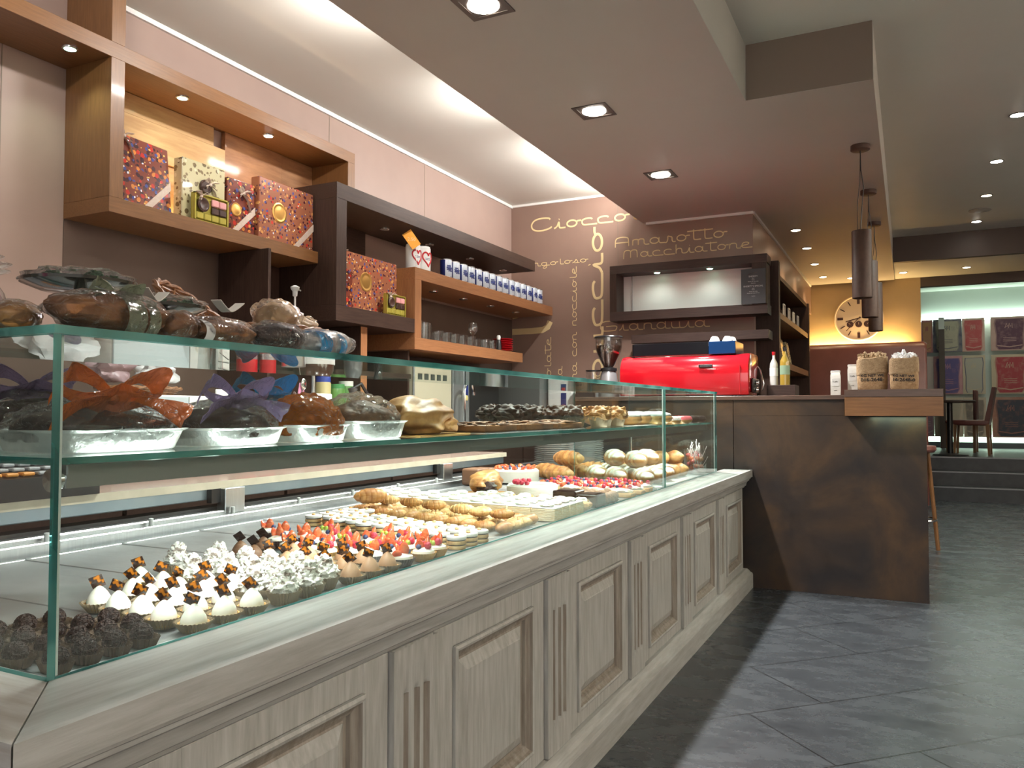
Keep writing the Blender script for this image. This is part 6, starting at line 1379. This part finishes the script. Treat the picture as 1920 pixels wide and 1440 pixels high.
t = bt('plastic_cup_stack', 'stack of clear plastic cups lying beside the bags', 'cups', -2.74, 2.55, z=ZB); 
for k in range(1): O('cup', MB().lathe([(0, 0), (.045, 0), (.055, .22), (.053, .22), (.043, .004)], 24), M['tumbler'], t)
t = bt('recipe_card', 'white rounded card with black drawn lines behind the cups', 'card', -2.78, 2.66); O('card', MB().box(-.004, .004, -.04, .04, 0, .27, c=.004), M['white'], t)
O('drawing', MB().tube([(.006, -.03, .16), (.006, .03, .165)], .002).tube([(.006, -.03, .19), (.006, .03, .20)], .002).tube([(.006, -.025, .12), (.006, .03, .15)], .002), M['black'], t)
t = bt('tin_canister', 'red canister on the back counter, left and larger', 'canister', -2.9, 2.93); O('body', MB().lathe([(0, 0), (.05, 0), (.05, .235), (.046, .24), (0, .24)], 28), M['redc'], t); O('band', MB().lathe([(.051, .10), (.051, .13)], 28, cap=False), M['tin'], t)
t = bt('tin_canister', 'red canister on the back counter, right and smaller', 'canister', -2.85, 3.02); O('body', MB().lathe([(0, 0), (.04, 0), (.04, .215), (.036, .22), (0, .22)], 28), M['redc'], t); O('band', MB().lathe([(.041, .10), (.041, .13)], 28, cap=False), M['tin'], t)
t = bt('utensil_pot', 'steel pot of whisks and a pink spatula on the back counter', 'utensil pot', -2.77, 3.115)
O('pot', MB().lathe([(0, 0), (.055, 0), (.06, .16), (.057, .16), (.05, .005)], 26), M['steel'], t)
O('spatula', MB().box(-.004, .004, -.022, .022, .22, .32, c=.004, M=Matrix.Rotation(radians(-12), 4, 'X')), mat('pink_silicone', (.60, .22, .36), .4), t)
wk = MB()
for a in range(5):
    b = a * pi / 5; wk.tube([(.03 + .016 * cos(b) * sin(q), -.03 + .016 * sin(b) * sin(q), .20 + .035 - .035 * cos(q)) for q in [pi * i / 8 for i in range(9)]], .0012, 5)
O('whisk', wk, M['chrome'], t); O('spoon', MB().tube([(.0, .03, .1), (.01, .06, .30)], .003).blob((.01, .065, .31), (.008, .02, .03), 1, .05), M['chrome'], t)
t = bt('spread_jar', 'very large jar of brown spread with white lid on the back counter', 'jar', -2.80, 3.30)
O('jar', MB().lathe([(0, 0), (.085, 0), (.105, .02), (.11, .10), (.105, .17), (.085, .205), (.08, .21), (0, .21)], 40), mat('hazelnut_spread', (.045, .018, .010), .12, coat=1), t)
O('lid', MB().lathe([(0, .21), (.093, .21), (.097, .215), (.097, .258), (.092, .263), (0, .263)], 40), wpl, t); O('pump', MB().tube([(0, 0, .263), (0, 0, .36), (.02, -.04, .37)], .010), M['steel'], t)
O('label', MB().lathe([(.1112, .05), (.1112, .14)], 40, cap=False), M['white'], t)
t = bt('soda_siphon', 'dark soda siphon with hose beside the large jar', 'siphon', -2.82, 3.66); O('bottle', MB().lathe([(0, 0), (.05, 0), (.055, .1), (.05, .17), (.02, .22), (.018, .27), (.03, .30), (0, .31)], 26), mat('siphon_grey', (.12, .12, .12), .2, .4), t); O('hose', MB().tube([(0, 0, .30), (.02, .05, .33), (.05, .14, .20), (.05, .18, .10)], .010), M['black'], t)
t = bt('glass_cylinder', 'small ribbed glass cylinder on the back counter', 'glass', -2.82, 3.90); O('glass', MB().lathe([(0, 0), (.025, 0), (.025, .25), (.022, .25), (.022, .005)], 20), M['tumbler'], t)
t = bt('boiler_cabinet', 'tall beige appliance with slotted vents on the back counter', 'appliance', -3.08, 4.72); O('body', MB().box(-.15, .15, -.27, .22, 0, .46, c=.006), mat('beige_enamel', (.42, .38, .28), .4), t)
for k in range(5): O('vent', MB().box(.1502, .153, -.22 + .08 * k, -.17 + .08 * k, .13, .17), M['blackm'], t)
O('pipe', MB().tube([(.17, -.30, 0), (.17, -.30, .45)], .008), M['steel'], t)
t = bt('dispenser_unit', 'grey metal dispenser with yellow knob and blue sticker', 'appliance', -3.08, 5.08); O('body', MB().box(-.15, .15, -.12, .12, 0, .47, c=.004), M['alu'], t); O('knob', MB().lathe([(.012, 0), (.022, .01), (.02, .03), (0, .034)], 20, M=Matrix.Translation((.15, .03, .27)) @ Matrix.Rotation(radians(90), 4, 'Y')), mat('yellow_knob', (.6, .5, .2), .4), t); O('sticker', MB().box(.1502, .152, .03, .10, .28, .42), M['navy'], t)
t = bt('black_screen_panel', 'black glossy panel behind the tap at the far back counter', 'panel', -3.2, 5.70); O('panel', MB().box(-.05, .04, -.48, .42, 0, .46, c=.003), M['black'], t)
t = bt('kitchen_tap', 'tall chrome curved tap at the far back counter', 'tap', -2.86, 5.0); O('spout', MB().tube([(0, 0, 0), (0, 0, .32), (0, .02, .36), (0, .07, .385), (0, .12, .37), (0, .14, .32), (0, .14, .29)], .011), M['chrome'], t); O('base', MB().lathe([(.025, 0), (.025, .03), (.012, .05)], 20), M['chrome'], t)
t = bt('steel_bin', 'round steel container beside the tap', 'container', -2.84, 5.42); O('body', MB().lathe([(0, 0), (.11, 0), (.11, .20), (.10, .205), (0, .205)], 32), M['steel'], t); O('lid_knob', MB().lathe([(.015, .2), (.018, .22), (0, .235)], 16), M['chrome'], t)
t = T('towel_dispenser', 'bright white paper dispenser with coloured sticker on the back wall', 'dispenser', (-2.68, 6.45, .96)); O('body', MB().box(-.13, .11, -.09, .15, 0, .37, c=.02), M['white'], t); O('sticker', MB().box(-.0, .05, -.0925, -.0905, .12, .30), M['navy'], t); O('red_mark', MB().box(.008, .042, -.0945, -.093, .15, .2), M['redc'], t)
t = bt('grey_cabinet', 'plain grey metal cabinet in the rear corner', 'cabinet', -3.0, 6.35); O('body', MB().box(-.22, .18, -.12, .18, 0, .38, c=.004), M['alu'], t)
t = T('rear_bar_unit', 'grey steel work unit behind the bar seen through the case', 'work unit', (-1.7, 6.35, 0)); O('body', MB().box(-.75, .55, -.2, .28, 0, .92, c=.003), M['steel'], t); O('splash_panel', MB().box(-.75, .55, .24, .28, .92, 1.28), mat('grey_panel', (.33, .31, .33), .35), t); O('dark_post', MB().box(-.80, -.76, -.1, .25, 0, 1.35), M['wengeZ'], t)
# cash register at the left
t = T('cash_register', 'black cash register keyboard with grey and orange keys behind the case', 'cash register', (-2.27, 1.34, .8622))
O('body', MB().add([(-.16, -.30, 0), (.16, -.30, 0), (.16, .22, 0), (-.16, .22, 0), (-.16, -.30, .13), (.16, -.30, .06), (.16, .22, .06), (-.16, .22, .13)], [(3, 2, 1, 0), (4, 5, 6, 7)] + [(i, (i + 1) % 4, 4 + (i + 1) % 4, 4 + i) for i in range(4)]), M['black'], t)
kg = mat('grey_keys', (.35, .36, .38), .5); ko = mat('orange_keys', (.75, .30, .05), .5)
for r in range(5):
    for c_ in range(10):
        x = .13 - .045 * r; z = .06 + (.16 - x) * .22
        O('key', MB().box(x - .015, x + .015, -.26 + .044 * c_, -.226 + .044 * c_, z - .002, z + .008, c=.003), ko if (r == 0 and 3 < c_ < 7) else kg, t)
# plates
M['china'] = mat('white_china', (.75, .77, .76), .2)
plm = MB().lathe([(0, 0), (.06, 0), (.065, .003), (.115, .014), (.12, .017), (.112, .016), (.064, .006), (0, .005)], 40).mesh('plate', M['china'])
for k in range(22):
    stamp([(None, plm, [])], 'plate', (-1.80, 4.64, ZD - .0008 + .0112 * k), 0, 'white plate in the tall stack behind the croissants, ' + ('topmost' if k == 21 else 'bottom one' if k == 0 else 'one of the middle plates'), 'plate', 'tall stack of white plates')
for k in range(20):
    stamp([(None, plm, [])], 'plate', (-1.88, 4.36, ZD - .0008 + .0112 * k), 0, 'white plate in the shorter stack left of the tall one', 'plate', 'short stack of white plates')
# groceries on the dark shelf
for k, (y, r, h, c_, cap, lb) in enumerate(((3.62, .045, .20, (.5, .42, .2), (.03, .06, .3), 'yellow jar with blue lid on the dark shelf'), (3.74, .05, .16, (.08, .20, .04), (.04, .2, .06), 'green jar left of its twin on the dark shelf'), (3.83, .045, .18, (.07, .18, .04), (.6, .6, .55), 'green jar with pale lid beside the oak upright'))):
    t = T('grocery_jar', lb, 'jar', (-3.0, y, 1.1005)); O('jar', MB().lathe([(0, 0), (r, 0), (r, h * .8), (r * .9, h * .86)], 24), mat('jar_content', c_, .3, coat=.6), t); O('lid', MB().lathe([(r * .95, h * .84), (r * .95, h), (0, h)], 24), mat('jar_lid', cap, .4), t)
# uplighters added on the unseen right wall to brighten the ceilings
for k, y in enumerate((.6, 3.6, 6.8)):
    t = T('added_uplighter', 'added half round uplighter on the unseen right wall, %s from the front' % W5[k], 'fill light', (4.6, y, 1.95), group='added fill uplighters')
    O('bowl', MB().lathe([(.02, 0), (.09, .03), (.13, .10), (.14, .16), (.13, .16), (.08, .04), (0, .02)], 24, (-.15, 0, 0)), M['white'], t)
    spot('lamp', (-.15, 0, .12), 680, (.97, 1, .91), 165, .5, .09, rot=(radians(180), 0, 0), parent=t)
